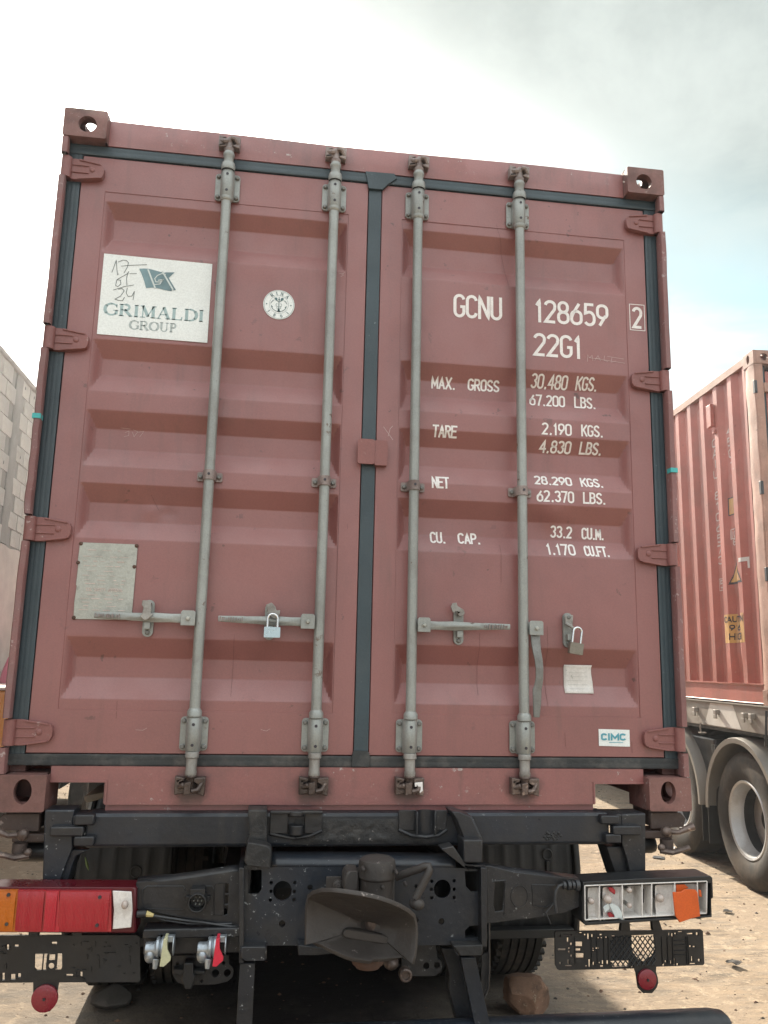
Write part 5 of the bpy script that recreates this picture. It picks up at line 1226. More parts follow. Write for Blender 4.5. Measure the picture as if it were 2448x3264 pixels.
# number plate frames
def plate_frame(side):
    Y = -.045
    if side > 0:
        cr = K8; out = PX([(190, 755), (205, 742), (850, 738), (1480, 728), (1495, 742), (1508, 1025), (1498, 1040), (900, 1062), (230, 1085), (210, 1075), (195, 1040)], Y, cr)
        hs = [(218, 770, 242, 795), (270, 765, 342, 780), (296, 785, 314, 840), (326, 843, 344, 868), (216, 893, 290, 915), (308, 885, 325, 905), (308, 915, 325, 935), (328, 948, 346, 972), (302, 990, 318, 1032), (280, 1040, 345, 1055), (228, 1012, 248, 1035),
              (372, 833, 436, 878), (372, 893, 420, 918), (372, 935, 448, 980), (380, 750, 432, 762), (447, 765, 465, 783), (476, 762, 494, 815), (512, 768, 528, 800), (585, 765, 610, 782), (566, 795, 584, 808), (595, 795, 612, 808), (636, 788, 652, 805), (690, 780, 722, 790),
              (515, 885, 540, 902), (550, 885, 580, 902), (523, 908, 540, 920), (486, 990, 505, 1060), (460, 1040, 477, 1060), (524, 1012, 540, 1045), (605, 998, 622, 1035), (590, 1042, 622, 1060), (578, 1012, 592, 1030), (645, 998, 665, 1035), 
              (862, 1052, 882, 1070), (1192, 755, 1206, 782), (1216, 760, 1234, 790), (1244, 755, 1262, 772), (1275, 742, 1318, 752), (1352, 757, 1410, 772), (1434, 752, 1455, 780), (1375, 867, 1395, 885), (1405, 872, 1430, 886), (1392, 962, 1408, 1010), (1370, 1022, 1434, 1036), (1452, 985, 1474, 1012),
              (1238, 980, 1252, 1045), (1208, 1000, 1222, 1032), (1262, 1025, 1282, 1048), (1135, 998, 1150, 1018), (1138, 1028, 1160, 1050), (1160, 998, 1176, 1020)]
        holes = [PX(rectpx(*h), Y, cr) for h in hs]
        lat = [PX([(864, 778), (1065, 770), (1072, 850), (1078, 905), (1050, 965), (975, 1012), (925, 985), (880, 930), (868, 890)], Y, cr), PX([(680, 1004), (845, 1000), (845, 1055), (700, 1062)], Y, cr)]
        m = MB(); m.prism(out, Y, Y+.008, xz, holes+lat); 
        fr = m.build('plate_frame', 'plastic_black', trk, .0008)
        m = MB()
        def inside(p, poly):
            c = False; n = len(poly)
            for i in range(n):
                a, b = poly[i], poly[i-1]
                if (a[1] > p[1]) != (b[1] > p[1]) and p[0] < (b[0]-a[0])*(p[1]-a[1])/(b[1]-a[1])+a[0]: c = not c
            return c
        area = PX([(672, 775), (1075, 765), (1085, 1040), (680, 1062)], Y, cr)
        x0 = min(p[0] for p in area); x1 = max(p[0] for p in area); z0 = min(p[1] for p in area); z1 = max(p[1] for p in area)
        for sgn in (-1, 1):
            for k in range(-9, 14):
                # diagonal bars clipped to the area
                q = 24; seg = []
                for i in range(q+1):
                    z = z0+(z1-z0)*i/q; x = x0+k*.0185+sgn*(z-z0)*.80+(.0 if sgn > 0 else .09)
                    if inside((x, z), area): seg.append((x, z))
                if len(seg) > 2: 
                    a, b = seg[0], seg[-1]; m.tube([(a[0], Y-.0018-.0005*(sgn > 0), a[1]), (b[0], Y-.0018-.0005*(sgn > 0), b[1])], .0022, 4)
        m.build('frame_lattice', 'plastic_black', fr)
        m = MB()
        for x in (510, 560, 620, 660, 1130, 1180, 1225, 1345, 1360, 365):
            m = MB(); a = P3(x, 790, Y, cr); b = P3(x, 1030, Y, cr); m.box(a.x-.0012, a.x+.0012, Y-.004, Y, b.z, a.z); m.build('frame_rib', 'plastic_black', fr)
        for y in (825, 865, 915, 955): m = MB(); a = P3(1240, y, Y, cr); b = P3(1340, y, Y, cr); m.box(a.x, b.x, Y-.004, Y, a.z-.0015, a.z+.0015); m.build('frame_rib', 'plastic_black', fr)
        for a, b, c_, d in (((780, 660), (852, 658), (858, 742), (768, 742)), ((1046, 650), (1112, 648), (1142, 738), (1055, 740))):
            m = MB(); m.prism(PX([a, b, c_, d], Y, cr), Y+.001, Y+.02); m.build('frame_strap', 'plastic_black', fr, .002)
        tab = PX([(888, 1062), (1088, 1058), (1085, 1100), (1100, 1150), (1105, 1200), (1090, 1244), (1050, 1290), (970, 1290), (925, 1244), (915, 1180), (905, 1110)], Y, cr); cc = P3(1018, 1180, Y-.02, cr); rr2 = 85*.3617/940
    else:
        cr = K1; out = PX([(-190, 790), (590, 787), (604, 795), (606, 982), (598, 990), (-190, 994)], Y, cr)
        hs = [(28, 828, 38, 850), (62, 828, 80, 838), (222, 816, 246, 828), (285, 955, 315, 966), (346, 945, 356, 968), (8, 950, 20, 982), (45, 955, 66, 980), (76, 952, 90, 970)]
        hole = PX([(150, 868), (268, 866), (268, 925), (262, 938), (158, 940), (148, 930)], Y, cr)
        m = MB(); m.prism(out, Y, Y+.008, xz, [PX(rectpx(*h), Y, cr) for h in hs]+[hole]); fr = m.build('plate_frame', 'plastic_black', trk, .0008)
        m = MB(); a = P3(188, 868, Y, cr); b = P3(188, 940, Y, cr); m.box(a.x-.0015, a.x+.0015, Y, Y+.006, b.z, a.z)
        c = P3(223, 905, Y, cr); m.prism(rrect(c.x-.016, c.x+.016, c.z-.024, c.z+.030, .010), Y-.001, Y+.005, xz, [circ(c.x, c.z-.010, .009, 14), [(c.x-.009, c.z+.006), (c.x+.009, c.z+.006), (c.x+.009, c.z+.024), (c.x-.009, c.z+.024)]]); m.build('frame_clip', 'plastic_black', fr)
        m = MB(); rnd = random.Random(8)
        for k in range(46):
            x, y = rnd.uniform(290, 590), rnd.uniform(810, 975)
            if k > 36: x = rnd.uniform(-60, 110)
            w, h = rnd.choice(((14, 3), (3, 14), (22, 3), (3, 22), (6, 6), (9, 9))); p, q = P3(x, y, Y, cr), P3(x+w, y+h, Y, cr); m = MB(); m.box(p.x, q.x, Y-.004, Y+.001, q.z, p.z); m.build('frame_rib', 'plastic_black', fr)
        for x in (142, 330):
            m = MB(); m.prism(PX([(x-20, 766), (x+24, 766), (x+24, 792), (x-20, 792)], Y, cr), Y+.001, Y+.02); m.build('frame_strap', 'plastic_black', fr, .002)
        tab = PX([(142, 990), (254, 990), (246, 1040), (244, 1080), (215, 1118), (160, 1118), (140, 1085), (142, 1040)], Y, cr); cc = P3(188, 1068, Y-.02, cr); rr2 = 51*.7378/950
    m = MB(); m.prism(tab, Y+.001, Y+.009); m.build('reflector_tab', 'plastic_black', fr, .002)
    m = MB(); m.lathe([(.0001, -.007), (rr2*.12, -.007), (rr2*.14, -.0045), (rr2*.9, -.004), (rr2, -.002), (rr2, .008), (.0001, .008)], (cc.x, Y-.008, cc.z), 'y', 32); r = m.build('round_reflector', 'reflector_red', trk)
    m = MB(); m.lathe([(.0001, -.002), (.004, -.002), (.005, .002)], (cc.x, Y-.0155, cc.z), 'y', 8); m.build('reflector_screw', 'hub_dark', r)
plate_frame(1); plate_frame(-1)
# mud guards
for s in (1, -1):
    x0, x1 = (.72, 1.20) if s > 0 else (-1.19, -.74)
    Y = 1.15; m = MB(); nseg = 24; v = []; f = []
    cols = []; nx = 40
    for i in range(nx+1):
        x = x0+(x1-x0)*i/nx; u = i/nx
        rib = .006*(math.sin(u*math.pi*6)**8); cols.append((x, rib))
    path = [(Y+.03, .44), (Y+.02, .50), (Y, .60), (Y-.005, .75), (Y+.02, .88)]+[(2.04-.74*math.cos(R(a)), .52+.62*math.sin(R(a)))for a in (38, 52, 68, 84, 100, 116, 132)]
    for (y, z) in path:
        for x, rb in cols: v.append((x, y-rb, z))
    for j in range(len(path)-1):
        for i in range(nx): f.append((j*(nx+1)+i, j*(nx+1)+i+1, (j+1)*(nx+1)+i+1, (j+1)*(nx+1)+i))
    m.add(v, f)
    lip = [(y-.012, z) for y, z in path]
    m.tube([(x1 if s > 0 else x0, y, z) for y, z in lip], .018, 8)
    g = m.build('mudguard', 'mudguard_plastic', trk); sd = g.modifiers.new('t', 'SOLIDIFY'); sd.thickness = .006
    m = MB(); c = at(1224+703*.7378, 2400+437*.7378, Y) if s > 0 else Vector((-.9, Y, .75)); m.lathe([(.020, -.004), (.024, -.007), (.028, -.003)], (c.x, Y-.004, c.z), 'y', 20); m.box(c.x-.008, c.x+.008, Y-.016, Y, c.z-.16, c.z-.03)
    m.box(x0+.01, x1-.03, Y-.04, Y+.02, .438, .478)
    m.build('mudguard_rib', 'mudguard_plastic', trk, .003)
# wheels
def wheel_mesh(r=.52, w=.28, rim=.29, tread=True, dish=.11):
    prof = [(rim, -w*.40), (rim+.02, -w*.46), (rim+.08, -w*.52), (r-.09, -w*.52), (r-.035, -w*.47), (r-.012, -w*.42)]
    if tread:
        n = 5; tw = w*.80
        for k in range(n):
            a = -tw/2+tw*k/n; b = -tw/2+tw*(k+1)/n; prof += [(r, a+.006), (r, b-.006)]
            if k < n-1: prof += [(r-.013, b-.004), (r-.013, b+.004)]
    else: prof += [(r, -w*.38), (r, w*.38)]
    prof += [(r-.012, w*.42), (r-.035, w*.47), (r-.09, w*.52), (rim+.08, w*.52), (rim+.02, w*.46), (rim, w*.40)]
    t = MB(); t.lathe(prof, (0, 0, 0), 'x', 64)
    if tread:                     # shoulder lugs
        for k in range(56):
            a = 2*math.pi*k/56; ca, sa = math.cos(a), math.sin(a)
            for s in (-1, 1):
                c = Vector((s*w*.43, ca*(r-.012), sa*(r-.012))); t.obox(c, (.012, 0, 0), (0, -sa*.010, ca*.010), (0, ca*.012, sa*.012))
    q = MB(); q.lathe([(rim+.012, -w*.44), (rim+.006, -w*.47), (rim-.012, -w*.45), (rim-.02, -w*.36), (rim-.030, -w*.22), (rim-.042, -w*.10)], (0, 0, 0), 'x', 48, 0)
    q.lathe([(rim-.042, -w*.10), (rim-.05, -w*.5+dish+.03), (rim-.075, -w*.5+dish+.06), (.19, -w*.5+dish+.085), (.16, -w*.5+dish+.07), (.0001, -w*.5+dish+.07)], (0, 0, 0), 'x', 48, 1)
    q.lathe([(rim+.012, w*.44), (rim-.012, w*.45), (rim-.03, w*.2), (.15, w*.1), (.0001, w*.1)], (0, 0, 0), 'x', 48, 0)
    h = MB(); h.lathe([(.155, .004), (.15, -.02), (.115, -.03), (.11, -.09), (.085, -.11), (.0001, -.112)], (-w*.5+dish+.07, 0, 0), 'x', 28)
    for k in range(10):
        a = 2*math.pi*k/10; h.lathe([(.0001, -.03), (.014, -.03), (.014, 0)], (-w*.5+dish+.07, .165*math.cos(a), .165*math.sin(a)), 'x', 6)
    return t, q, h
t_, q_, h_ = wheel_mesh()
TY = t_.mesh('tyre', 'rubber'); RM = q_.mesh('rim', ['rim_silver', 'hub_dark']); HB = h_.mesh('hub', 'hub_dark')
def wheel(name, par, x, y, z, flip, ty=None, rm=None, hb=None, local=False):
    e = place(name, ty or TY, par, 0, (x, y, z)); e.rotation_euler = (random.uniform(0, 1), 0, R(180) if flip else 0)
    for n_, me in (('rim', rm or RM), ('hub', hb or HB)):
        o = bpy.data.objects.new(n_, me); C.objects.link(o); o.parent = e
    return e
for y in (2.04, 3.40):
    for s in (-1, 1):
        for xo in (1.06, .735): wheel('wheel', trk, s*xo, y, .515, s > 0)
    m = MB(); m.tube([(-1.0, y, .515), (-.3, y, .515), (-.2, y, .515), (.2, y, .515), (.3, y, .515), (1.0, y, .515)], [.07, .07, .17, .17, .07, .07], 16); m.build('axle', 'chassis', trk)
for s in (-1, 1):
    wheel('wheel', trk, s*1.02, 6.9, .515, s > 0)
# simple unseen rest of the truck, with bodies added to block light underneath
m = MB(); m.box(-1.24, 1.24, 6.55, 8.5, 1.05, 3.1); cab = m.build('cab', 'truck_orange', trk, .08)
m = MB(); m.box(-.9, .9, 6.53, 6.549, 2.2, 2.8); m.build('rear_window', 'glass_dark', trk)
for s in (-1, 1):
    m = MB(); m.box(*sorted((s*.50, s*1.12)), 4.15, 5.9, .42, 1.02); m.build('blocker_tank', 'chassis', trk, .06)  # unseen side box, added to keep light out from under the truck
    m = MB(); m.box(*sorted((s*.42, s*.50)), 1.0, 4.1, .62, .80); m.build('blocker_spring', 'chassis', trk, .01)  # plain spring block, added as an occluder beside the frame
m = MB(); m.box(-1.2, 1.2, 6.1, 8.45, .38, 1.049); m.build('blocker_base', 'chassis', trk, .05)  # cab carried down low to stop light entering from the front
m = MB(); m.tube([(0, .6, .93), (0, 2.0, .62)], .06, 12); m.tube([(0, 3.4, .62), (0, 6.2, .85)], .06, 12); m.build('drive_shaft', 'chassis', trk)
m = MB(); m.box(-.36, .40, .22, .60, .70, .98); m.build('filler_tank', 'chassis', trk, .08)  # unseen box added to darken the gap behind the rear cross member
m = MB(); m.tube([P3(x, y, 1.1, K1) for x, y in ((368, 450), (374, 475), (378, 490), (383, 508))], [.002, .006, .006, .001], 5); m.build('grass_blade', 'leaf_green', trk)
m = MB(); m.prism(PX([(360, 185), (450, 168), (452, 195), (380, 215), (365, 210)], .9, K1), .9, 1.2); m.build('bracket', 'fender_grey', trk, .01)

# ------------------------------------------------------------------ stones under the tyres
def stone(name, c, rx, ry, rz_, seed, mt, label):
    bm = bmesh.new(); bmesh.ops.create_icosphere(bm, subdivisions=4, radius=1)
    for v in bm.verts:
        p = v.co.copy(); d = 1+.26*noise.noise(p*1.1+Vector((seed, 0, 0)))+.12*noise.noise(p*2.7+Vector((seed, 3, 0)))+.04*noise.noise(p*7)
        rs_ = random.Random(int(seed*10))
        for q_ in range(13):
            n_ = Vector((rs_.uniform(-1, 1), rs_.uniform(-1, 1), rs_.uniform(-1, 1))).normalized(); lim = rs_.uniform(.70, .92)
            k = p.dot(n_)*d
            if k > lim: d *= lim/k
        d *= 1+.035*noise.noise(p*5+Vector((0, seed, 0)))
        v.co = Vector((p.x*rx, p.y*ry, p.z*rz_))*d
    me = bpy.data.meshes.new(name); bm.to_mesh(me); bm.free(); me.materials.append(MATS[mt]); me.shade_smooth(); me.set_sharp_from_angle(angle=R(25))
    o = bpy.data.objects.new(name, me); C.objects.link(o); o.location = c; tag(o, label, 'stone'); return o
stone('chock_stone', (1.03, 1.42, .080), .118, .12, .118, 6.1, 'stone', 'rough brown boulder wedged against the right rear tyre')
stone('chock_stone', (-1.06, 1.70, .02), .10, .10, .06, 8.0, 'stone_dark', 'dark stone wedged against the left rear tyre in the shade')

# ------------------------------------------------------------------ block wall on the left
wl = thing('block_wall', 'tall grey concrete block wall, plastered lower half, running along the yard', 'wall', (-3.9, 10, 0))
WX = -3.8; Z0 = 3.15; CH = .2255; BL = .40; YC = 8.12
m = MB(); m.box(WX-.20, WX-.012, -2, 40, 0, 5.445); m.build('wall_core', 'mortar', wl)
m = MB(); v = []; f = []; ny = 170; nzz = 16
for j in range(nzz+1):
    for i in range(ny+1):
        y = -2+24*i/ny; z = (Z0-.02+.045*noise.noise((y*2.2, 0, 0)))*j/nzz; v.append((WX+.018+.006*noise.noise((y*1.5, z*1.5, 0)), y, z))
for j in range(nzz):
    for i in range(ny): f.append((j*(ny+1)+i, j*(ny+1)+i+1, (j+1)*(ny+1)+i+1, (j+1)*(ny+1)+i))
k0 = len(v)
for i in range(ny+1): y = -2+24*i/ny; v.append((WX-.02, y, v[nzz*(ny+1)+i][2]+.01))
for i in range(ny): f.append((nzz*(ny+1)+i, nzz*(ny+1)+i+1, k0+i+1, k0+i))
m.add(v, f); m.build('plaster', 'plaster', wl)
m = MB(); m.box(WX-.012, WX+.018, 22, 40, 0, Z0-.02); m.build('plaster', 'plaster', wl)
bv_ = []
rnd = random.Random(11)
def blockmesh(k):
    m = MB(); v = []; f = []; a, b = BL-.018-.004*(k % 2), CH-.016; r2 = random.Random(k)
    for j in range(4):
        for i in range(5): v.append((.010+.004*r2.random()-(.006 if i in (0, 4) or j in (0, 3) else 0), a*(i/4-.5)+r2.uniform(-.003, .003), b*(j/3-.5)+r2.uniform(-.003, .003)))
    for j in range(3):
        for i in range(4): f.append((j*5+i, j*5+i+1, (j+1)*5+i+1, (j+1)*5+i))
    e = [0, 4, 19, 15]; k0 = 20
    for i in e: v.append((-.014, v[i][1], v[i][2]))
    f += [(0, 1, 2, 3, 4, 21, 20), (4, 9, 14, 19, 22, 21), (19, 18, 17, 16, 15, 23, 22), (15, 10, 5, 0, 20, 23)]
    m.add(v, f); me = m.mesh('concrete_block', 'block' if k % 3 else 'block_pale', smooth=False)
    return me
BM = [blockmesh(k) for k in range(8)]
nrow = 10; cnt = 0
stuff = MB()
hole = MB()
for r_ in range(nrow):
    z = Z0+CH*(r_+.5); y = 4.6+(BL/2 if r_ % 2 else 0)
    while y < 34:
        if abs(y-YC) > BL*.62:
            near = 5.0 < y < 16.4
            if near and cnt < 296:
                o = place('concrete_block', BM[rnd.randrange(8)], wl, 0, (WX+rnd.uniform(-.006, .004), y, z)); cnt += 1
                o.rotation_euler = (0, 0, R(rnd.uniform(-.6, .6)))
                if rnd.random() < .22: hole.ball((WX+.004, y+rnd.uniform(-.05, .05), z+rnd.uniform(-.03, .04)), (.012, .014, .03), n=4)
            else: stuff.box(WX-.014, WX+.010, y-BL/2+.009, y+BL/2-.009, z-CH/2+.008, z+CH/2-.008)
        y += BL
o = stuff.build('distant_blocks', 'block', wl, smooth=False); o['kind'] = 'stuff'
hole.build('block_hole', 'sign_black', wl)
m = MB(); v = []; f = []
for j in range(41):
    z = Z0+(5.40-Z0)*j/40
    for y in (YC-.13, YC-.07, YC, YC+.07, YC+.13): v.append((WX+.012+.010*noise.noise((y*9, z*6, 2)), y+.012*noise.noise((z*7, y, 0)), z))
for j in range(40):
    for i in range(4): f.append((j*5+i, j*5+i+1, (j+1)*5+i+1, (j+1)*5+i))
m.add(v, f); m.box(WX-.012, WX+.004, YC-.14, YC+.14, Z0, 5.40); m.build('concrete_pillar', 'mortar', wl)
m = MB(); m.box(WX-.22, WX+.035, -2, 40, 5.405, 5.465); m.build('coping', 'coping', wl, .01)

# ------------------------------------------------------------------ small pink and orange pickup by the wall
pk = thing('parked_pickup', 'orange-sided pickup truck with pink cab parked beside the block wall', 'pickup truck', (-2.8, 7.4, 0))
m = MB(); m.box(-3.50, -2.10, 6.0, 7.30, .62, 1.375); m.build('cargo_bed', 'truck_orange', pk, .02)
m = MB(); m.box(-3.52, -2.08, 5.98, 7.32, 1.377, 1.405); m.build('bed_rim', 'truck_rim', pk, .01)
m = MB(); m.prism([(-3.475, .6), (-3.465, 1.42), (-3.443, 1.54), (-3.39, 1.70), (-3.31, 1.82), (-3.20, 1.89), (-2.50, 1.90), (-2.30, 1.82), (-2.16, 1.38), (-2.15, .6)], 7.4, 8.9); m.build('cab', 'truck_pink', pk, .03)
m = MB(); m.box(-3.15, -2.5, 7.37, 7.398, 1.45, 1.75); m.build('rear_window', 'glass_dark', pk)
for x in (-3.40, -2.22):
    for y in (6.5, 8.4):
        m = MB(); m.lathe([(.0001, -.09), (.17, -.09), (.18, -.07), (.28, -.09), (.31, -.06), (.31, .06), (.28, .09), (.0001, .09)], (x, y, .305), 'x', 28); m.build('wheel', 'rubber', pk)
m = MB(); m.box(-3.3, -2.35, 6.0, 8.8, .42, .618); m.build('chassis', 'chassis', pk)

# ------------------------------------------------------------------ second container and its truck (right)
K_ = math.atan(.075)
c2 = thing('shipping_container', 'sun-faded salmon-red high container with yellow CAUTION sign on its corrugated side', 'shipping container', (3.52, 3.03, 1.457), rz=-K_, local=True)
# local frame: x to the right, y away from the camera, z up; origin at rear left bottom corner
HH = 2.89; LL = 6.058*2
def side_off(s):          # inward offset of the side wall at distance s
    o = corr(s+.03)
    # crushed ridge close to the rear post
    return o
def dent(s, z):
    d = 0
    if .30 < s < .55: d += .030*noise.noise((z*3.2, 1, 0))*max(0, 1-abs(s-.42)/.13)
    return d
SY0 = .17
def sx(y, z): return .008+side_off(y-SY0)+dent(y-SY0, z)
m = MB(); v = []; f = []; ps = corr_pts(LL-.34); ps = [0]+[p-.03 for p in ps if .03 < p < LL-.36]+[LL-.34]
nz_ = 60
for j in range(nz_+1):
    z = .165+(HH-.075-.165)*j/nz_
    for p in ps: v.append((sx(SY0+p, z), SY0+p, z))
for j in range(nz_):
    for i in range(len(ps)-1): f.append((j*len(ps)+i, j*len(ps)+i+1, (j+1)*len(ps)+i+1, (j+1)*len(ps)+i))
m.add(v, f); sw = m.build('side_wall', 'side_paint', c2, smooth=False)
m = MB(); v = []; f = []
for k in range(81):
    y = .178+(LL-.356)*k/80; w = .006*noise.noise((y*2.5, 0, 0))
    for x, z in ((0+w, HH-.075), (0+w, HH-.012), (.012, HH-.005), (.065, HH-.005), (.065, HH-.075)): v.append((x, y, z+w*.5))
for k in range(80):
    for i in range(5): f.append((k*5+i, k*5+(i+1) % 5, (k+1)*5+(i+1) % 5, (k+1)*5+i))
m.add(v, f); m.build('top_rail', 'side_frame', c2)
m = MB(); v = []; f = []
for k in range(81):
    y = .160+(LL-.32)*k/80; w = .004*noise.noise((y*3, 3, 0))
    for x, z in ((.002, .012), (.010, .018), (.010, .145), (-.002, .158), (-.002+w, .168), (.05, .168), (.05, .012)): v.append((x+w, y, z+w))
for k in range(80):
    for i in range(7): f.append((k*7+i, k*7+(i+1) % 7, (k+1)*7+(i+1) % 7, (k+1)*7+i))
m.add(v, f); m.build('bottom_rail', 'side_paint', c2)
m = MB(); m.box(.05, 2.43, .06, LL-.05, HH-.06, HH-.03); m.build('roof_panel', 'side_paint', c2)
m = MB(); m.box(.06, 2.43, .3, LL-.05, .02, .15); m.build('floor_frame', 'chassis', c2)
m = MB(); m.box(2.40, 2.43, .17, LL-.17, .15, HH-.07); m.build('side_wall', 'side_paint', c2); m = MB(); m.box(.01, 2.43, LL-.05, LL, .01, HH-.05); m.build('front_wall', 'side_paint', c2)
def cast2(x0, x1, z0, top):
    m = MB(); y0, y1 = 0, .178; z1 = z0+.118; yc = .089; zc = z0+.059
    xo = x0 if x0 < 1 else x1; sg = 1 if x0 < 1 else -1
    m.prism([(y0, z0), (y1, z0), (y1, z1), (y0, z1)], xo, xo+sg*.025, yz, [circ(yc, zc, .022, 16, .040)])
    a, b = (x0+.0255, x1) if sg > 0 else (x0, x1-.0255)
    m.prism([(a, z0), (b, z0), (b, z1), (a, z1)], y0+.0005, y0+.027, xz, [circ((x0+x1)/2+.01, zc, .032, 16)])
    m.box(a, b, y1-.01, y1-.0005, z0, z1); m.box(a, b, .028, y1-.011, z1-.02 if not top else z0, z1 if not top else z0+.02)
    m.prism([(a, .028), (b, .028), (b, y1-.011), (a, y1-.011)], (z1-.02) if top else z0, z1 if top else z0+.02, ident, [circ((a+b)/2, .10, .03, 12, .05)])
    return m.build('corner_casting', 'side_frame', c2, .004)
cast2(0, .162, HH-.118, True); cast2(0, .162, 0, False); cast2(2.276, 2.438, HH-.118, True); cast2(2.276, 2.438, 0, False)
m = MB(); v = []; f = []                             # broad, battered rear post
for j in range(61):
    z = .119+(HH-.238)*j/60
    for x, y in ((.07, .169), (.010, .166), (.004, .155), (.002, .09), (.002, .012), (.010, .004), (.075, .004)):
        w = .007*noise.noise((y*9, z*5, 6)); v.append((x+(w if x < .02 else 0), y, z))
for j in range(60):
    for i in range(6): f.append((j*7+i, j*7+i+1, (j+1)*7+i+1, (j+1)*7+i))
m.add(v, f); m.build('corner_post', 'side_frame', c2)
m = MB(); m.box(2.36, 2.436, .004, .16, .119, HH-.119); m.build('corner_post', 'side_frame', c2)
# door end, seen edge-on at the frame border
for i, (a, b) in enumerate(((.115, 1.205), (1.235, 2.325))):
    m = MB(); v = []; f = []; zs = [.19+ (HH-.36)*k/120 for k in range(121)]; xs = [a, a+.09, a+.13, b-.13, b-.09, b]
    for z in zs:
        u = ((z-.2) % .5)/.5; d = .036*max(0, min(1, (u-.2)/.12, (.8-u)/.12)) if .35 < z < HH-.3 else 0
        for k, x in enumerate(xs): v.append((x, .045+(d if k in (2, 3) else 0), z))
    for j in range(120):
        for k in range(5): f.append((j*6+k, j*6+k+1, (j+1)*6+k+1, (j+1)*6+k))
    m.add(v, f); dd = m.build('door', 'side_paint', c2)
    for xr in (a+.20, b-.20):
        m = MB(); m.tube([(xr, .01, .17), (xr, .01, HH-.13)], .018, 14); m.build('locking_bar', 'zinc_dirty', dd)
        for zz in (.28, 1.4, HH-.30): m = MB(); m.box(xr-.045, xr+.045, .012, .044, zz-.04, zz+.04); m.build('bar_bracket', 'zinc_dirty', dd, .004)
    for zz in (.42, 1.02, 1.72, HH-.32):
        m = MB(); xx = (.08, .20) if i == 0 else (2.24, 2.36); m.box(*xx, .004, .044, zz-.04, zz+.04); m.build('hinge', 'side_frame', dd, .006)
m = MB(); m.box(.163, 2.275, .02, .12, HH-.118, HH-.01); m.build('header', 'side_frame', c2, .004)
m = MB(); m.box(.163, 2.275, .02, .12, .005, .15); m.build('door_sill', 'side_frame', c2, .004)
m = MB(); m.box(.077, .113, .05, .08, .15, HH-.12); m.build('door_seal', 'gasket_rubber', c2)
# hinge lugs showing on the post edge
for zz in (.42, 1.02, 1.72, HH-.32):
    m = MB(); m.box(-.004, .02, -.002, .03, zz-.055, zz+.055); m.build('hinge_lug', 'hub_dark', c2, .003)
m = MB(); m.box(-.003, .004, .004, .03, 1.22, 1.46); m.build('post_patch', 'side_frame', c2, .002)
# vent cover and handles on the side
m = MB(); yv = .178+.278*2+.02; m.box(-.03, .006, yv-.005, yv+.085, 2.45, 2.66); m.box(-.012, .006, yv-.02, yv+.02, 2.38, 2.42); m.build('vent_cover', 'side_paint', c2, .004)
m = MB(); yv = .178+.278*6; m.box(-.03, .006, yv, yv+.05, 2.10, 2.22); m.build('vent_cover', 'side_paint', c2, .004)
# lettering, painted over the corrugation; u runs along y towards the rear (reader's right = smaller y)
def side_map(mb, y_read0):
    class W: pass
def side_text(s, ya, yb, z0, z1, t, mt, vertical=False, name='marking'):
    """text read from outside: x of the glyph runs from y=ya (left, far) to y=yb (right, near)"""
    m0 = MB()
    if vertical:
        n = len(s); step = (z1-z0)/n
        for k, ch in enumerate(s):
            if ch == ' ': continue
            zt = z1-step*k; text(m0, ch, 0, ya-yb, zt-step*.80, zt, t, lambda x, z: 0, step=.01)
    else: text(m0, s, 0, ya-yb, z0, z1, t, lambda x, z: 0, step=.01)
    mm = MB(); mm.v = [(sx(ya-p[0], p[2])-.003, ya-p[0], p[2]) for p in m0.v]; mm.f = m0.f; mm.m = m0.m
    return mm.build(name, mt, c2, smooth=False)
def side_patch(poly_yz, mt, off, name):
    """flat print that follows the corrugation, cut from a fine grid"""
    ys = [p[0] for p in poly_yz]; zs = [p[1] for p in poly_yz]; mm = MB(); n = 60; k2 = 30
    def ins(p):
        c = False
        for i in range(len(poly_yz)):
            a, b = poly_yz[i], poly_yz[i-1]
            if (a[1] > p[1]) != (b[1] > p[1]) and p[0] < (b[0]-a[0])*(p[1]-a[1])/(b[1]-a[1])+a[0]: c = not c
        return c
    y0, y1, z0, z1 = min(ys), max(ys), min(zs), max(zs); v = []; f = []
    for j in range(n+1):
        for i in range(k2+1):
            y = y0+(y1-y0)*i/k2; z = z0+(z1-z0)*j/n; v.append((sx(y, z)-off, y, z))
    for j in range(n):
        for i in range(k2):
            if ins((y0+(y1-y0)*(i+.5)/k2, z0+(z1-z0)*(j+.5)/n)): f.append((j*(k2+1)+i, j*(k2+1)+i+1, (j+1)*(k2+1)+i+1, (j+1)*(k2+1)+i))
    mm.add(v, f); return mm.build(name, mt, c2, smooth=False)
side_text('CAIU 8106573 ', .90, .80, 1.08, 2.36, .012, 'marking_faded', True)
side_text('5', .885, .81, .985, 1.06, .012, 'marking_faded')
m = side_patch([(.905, .965), (.905, 1.075), (.79, 1.075), (.79, .965)], 'marking_faded', .0015, 'marking_box')
m = side_patch([(.897, .972), (.897, 1.068), (.798, 1.068), (.798, .972)], 'side_paint', .0022, 'marking_box')
side_text('45G1', .60, .50, 1.98, 2.40, .014, 'marking_faded', True)
side_text('IC', .62, .50, 1.40, 1.46, .010, 'marking_faded'); side_text('8', .59, .53, 1.33, 1.39, .010, 'marking_faded')
m = side_patch([(.635, 1.39), (.635, 1.48), (.49, 1.48), (.49, 1.39)], 'marking_faded', .0012, 'marking_box'); m = side_patch([(.625, 1.398), (.625, 1.472), (.50, 1.472), (.50, 1.398)], 'side_paint', .0018, 'marking_box')
side_patch([(.645, 1.60), (.645, 1.76), (.54, 1.76), (.54, 1.60)], 'sign_black', .0012, 'sign_border'); side_patch([(.635, 1.61), (.635, 1.75), (.55, 1.75), (.55, 1.61)], 'sign_yellow', .0020, 'small_sign')
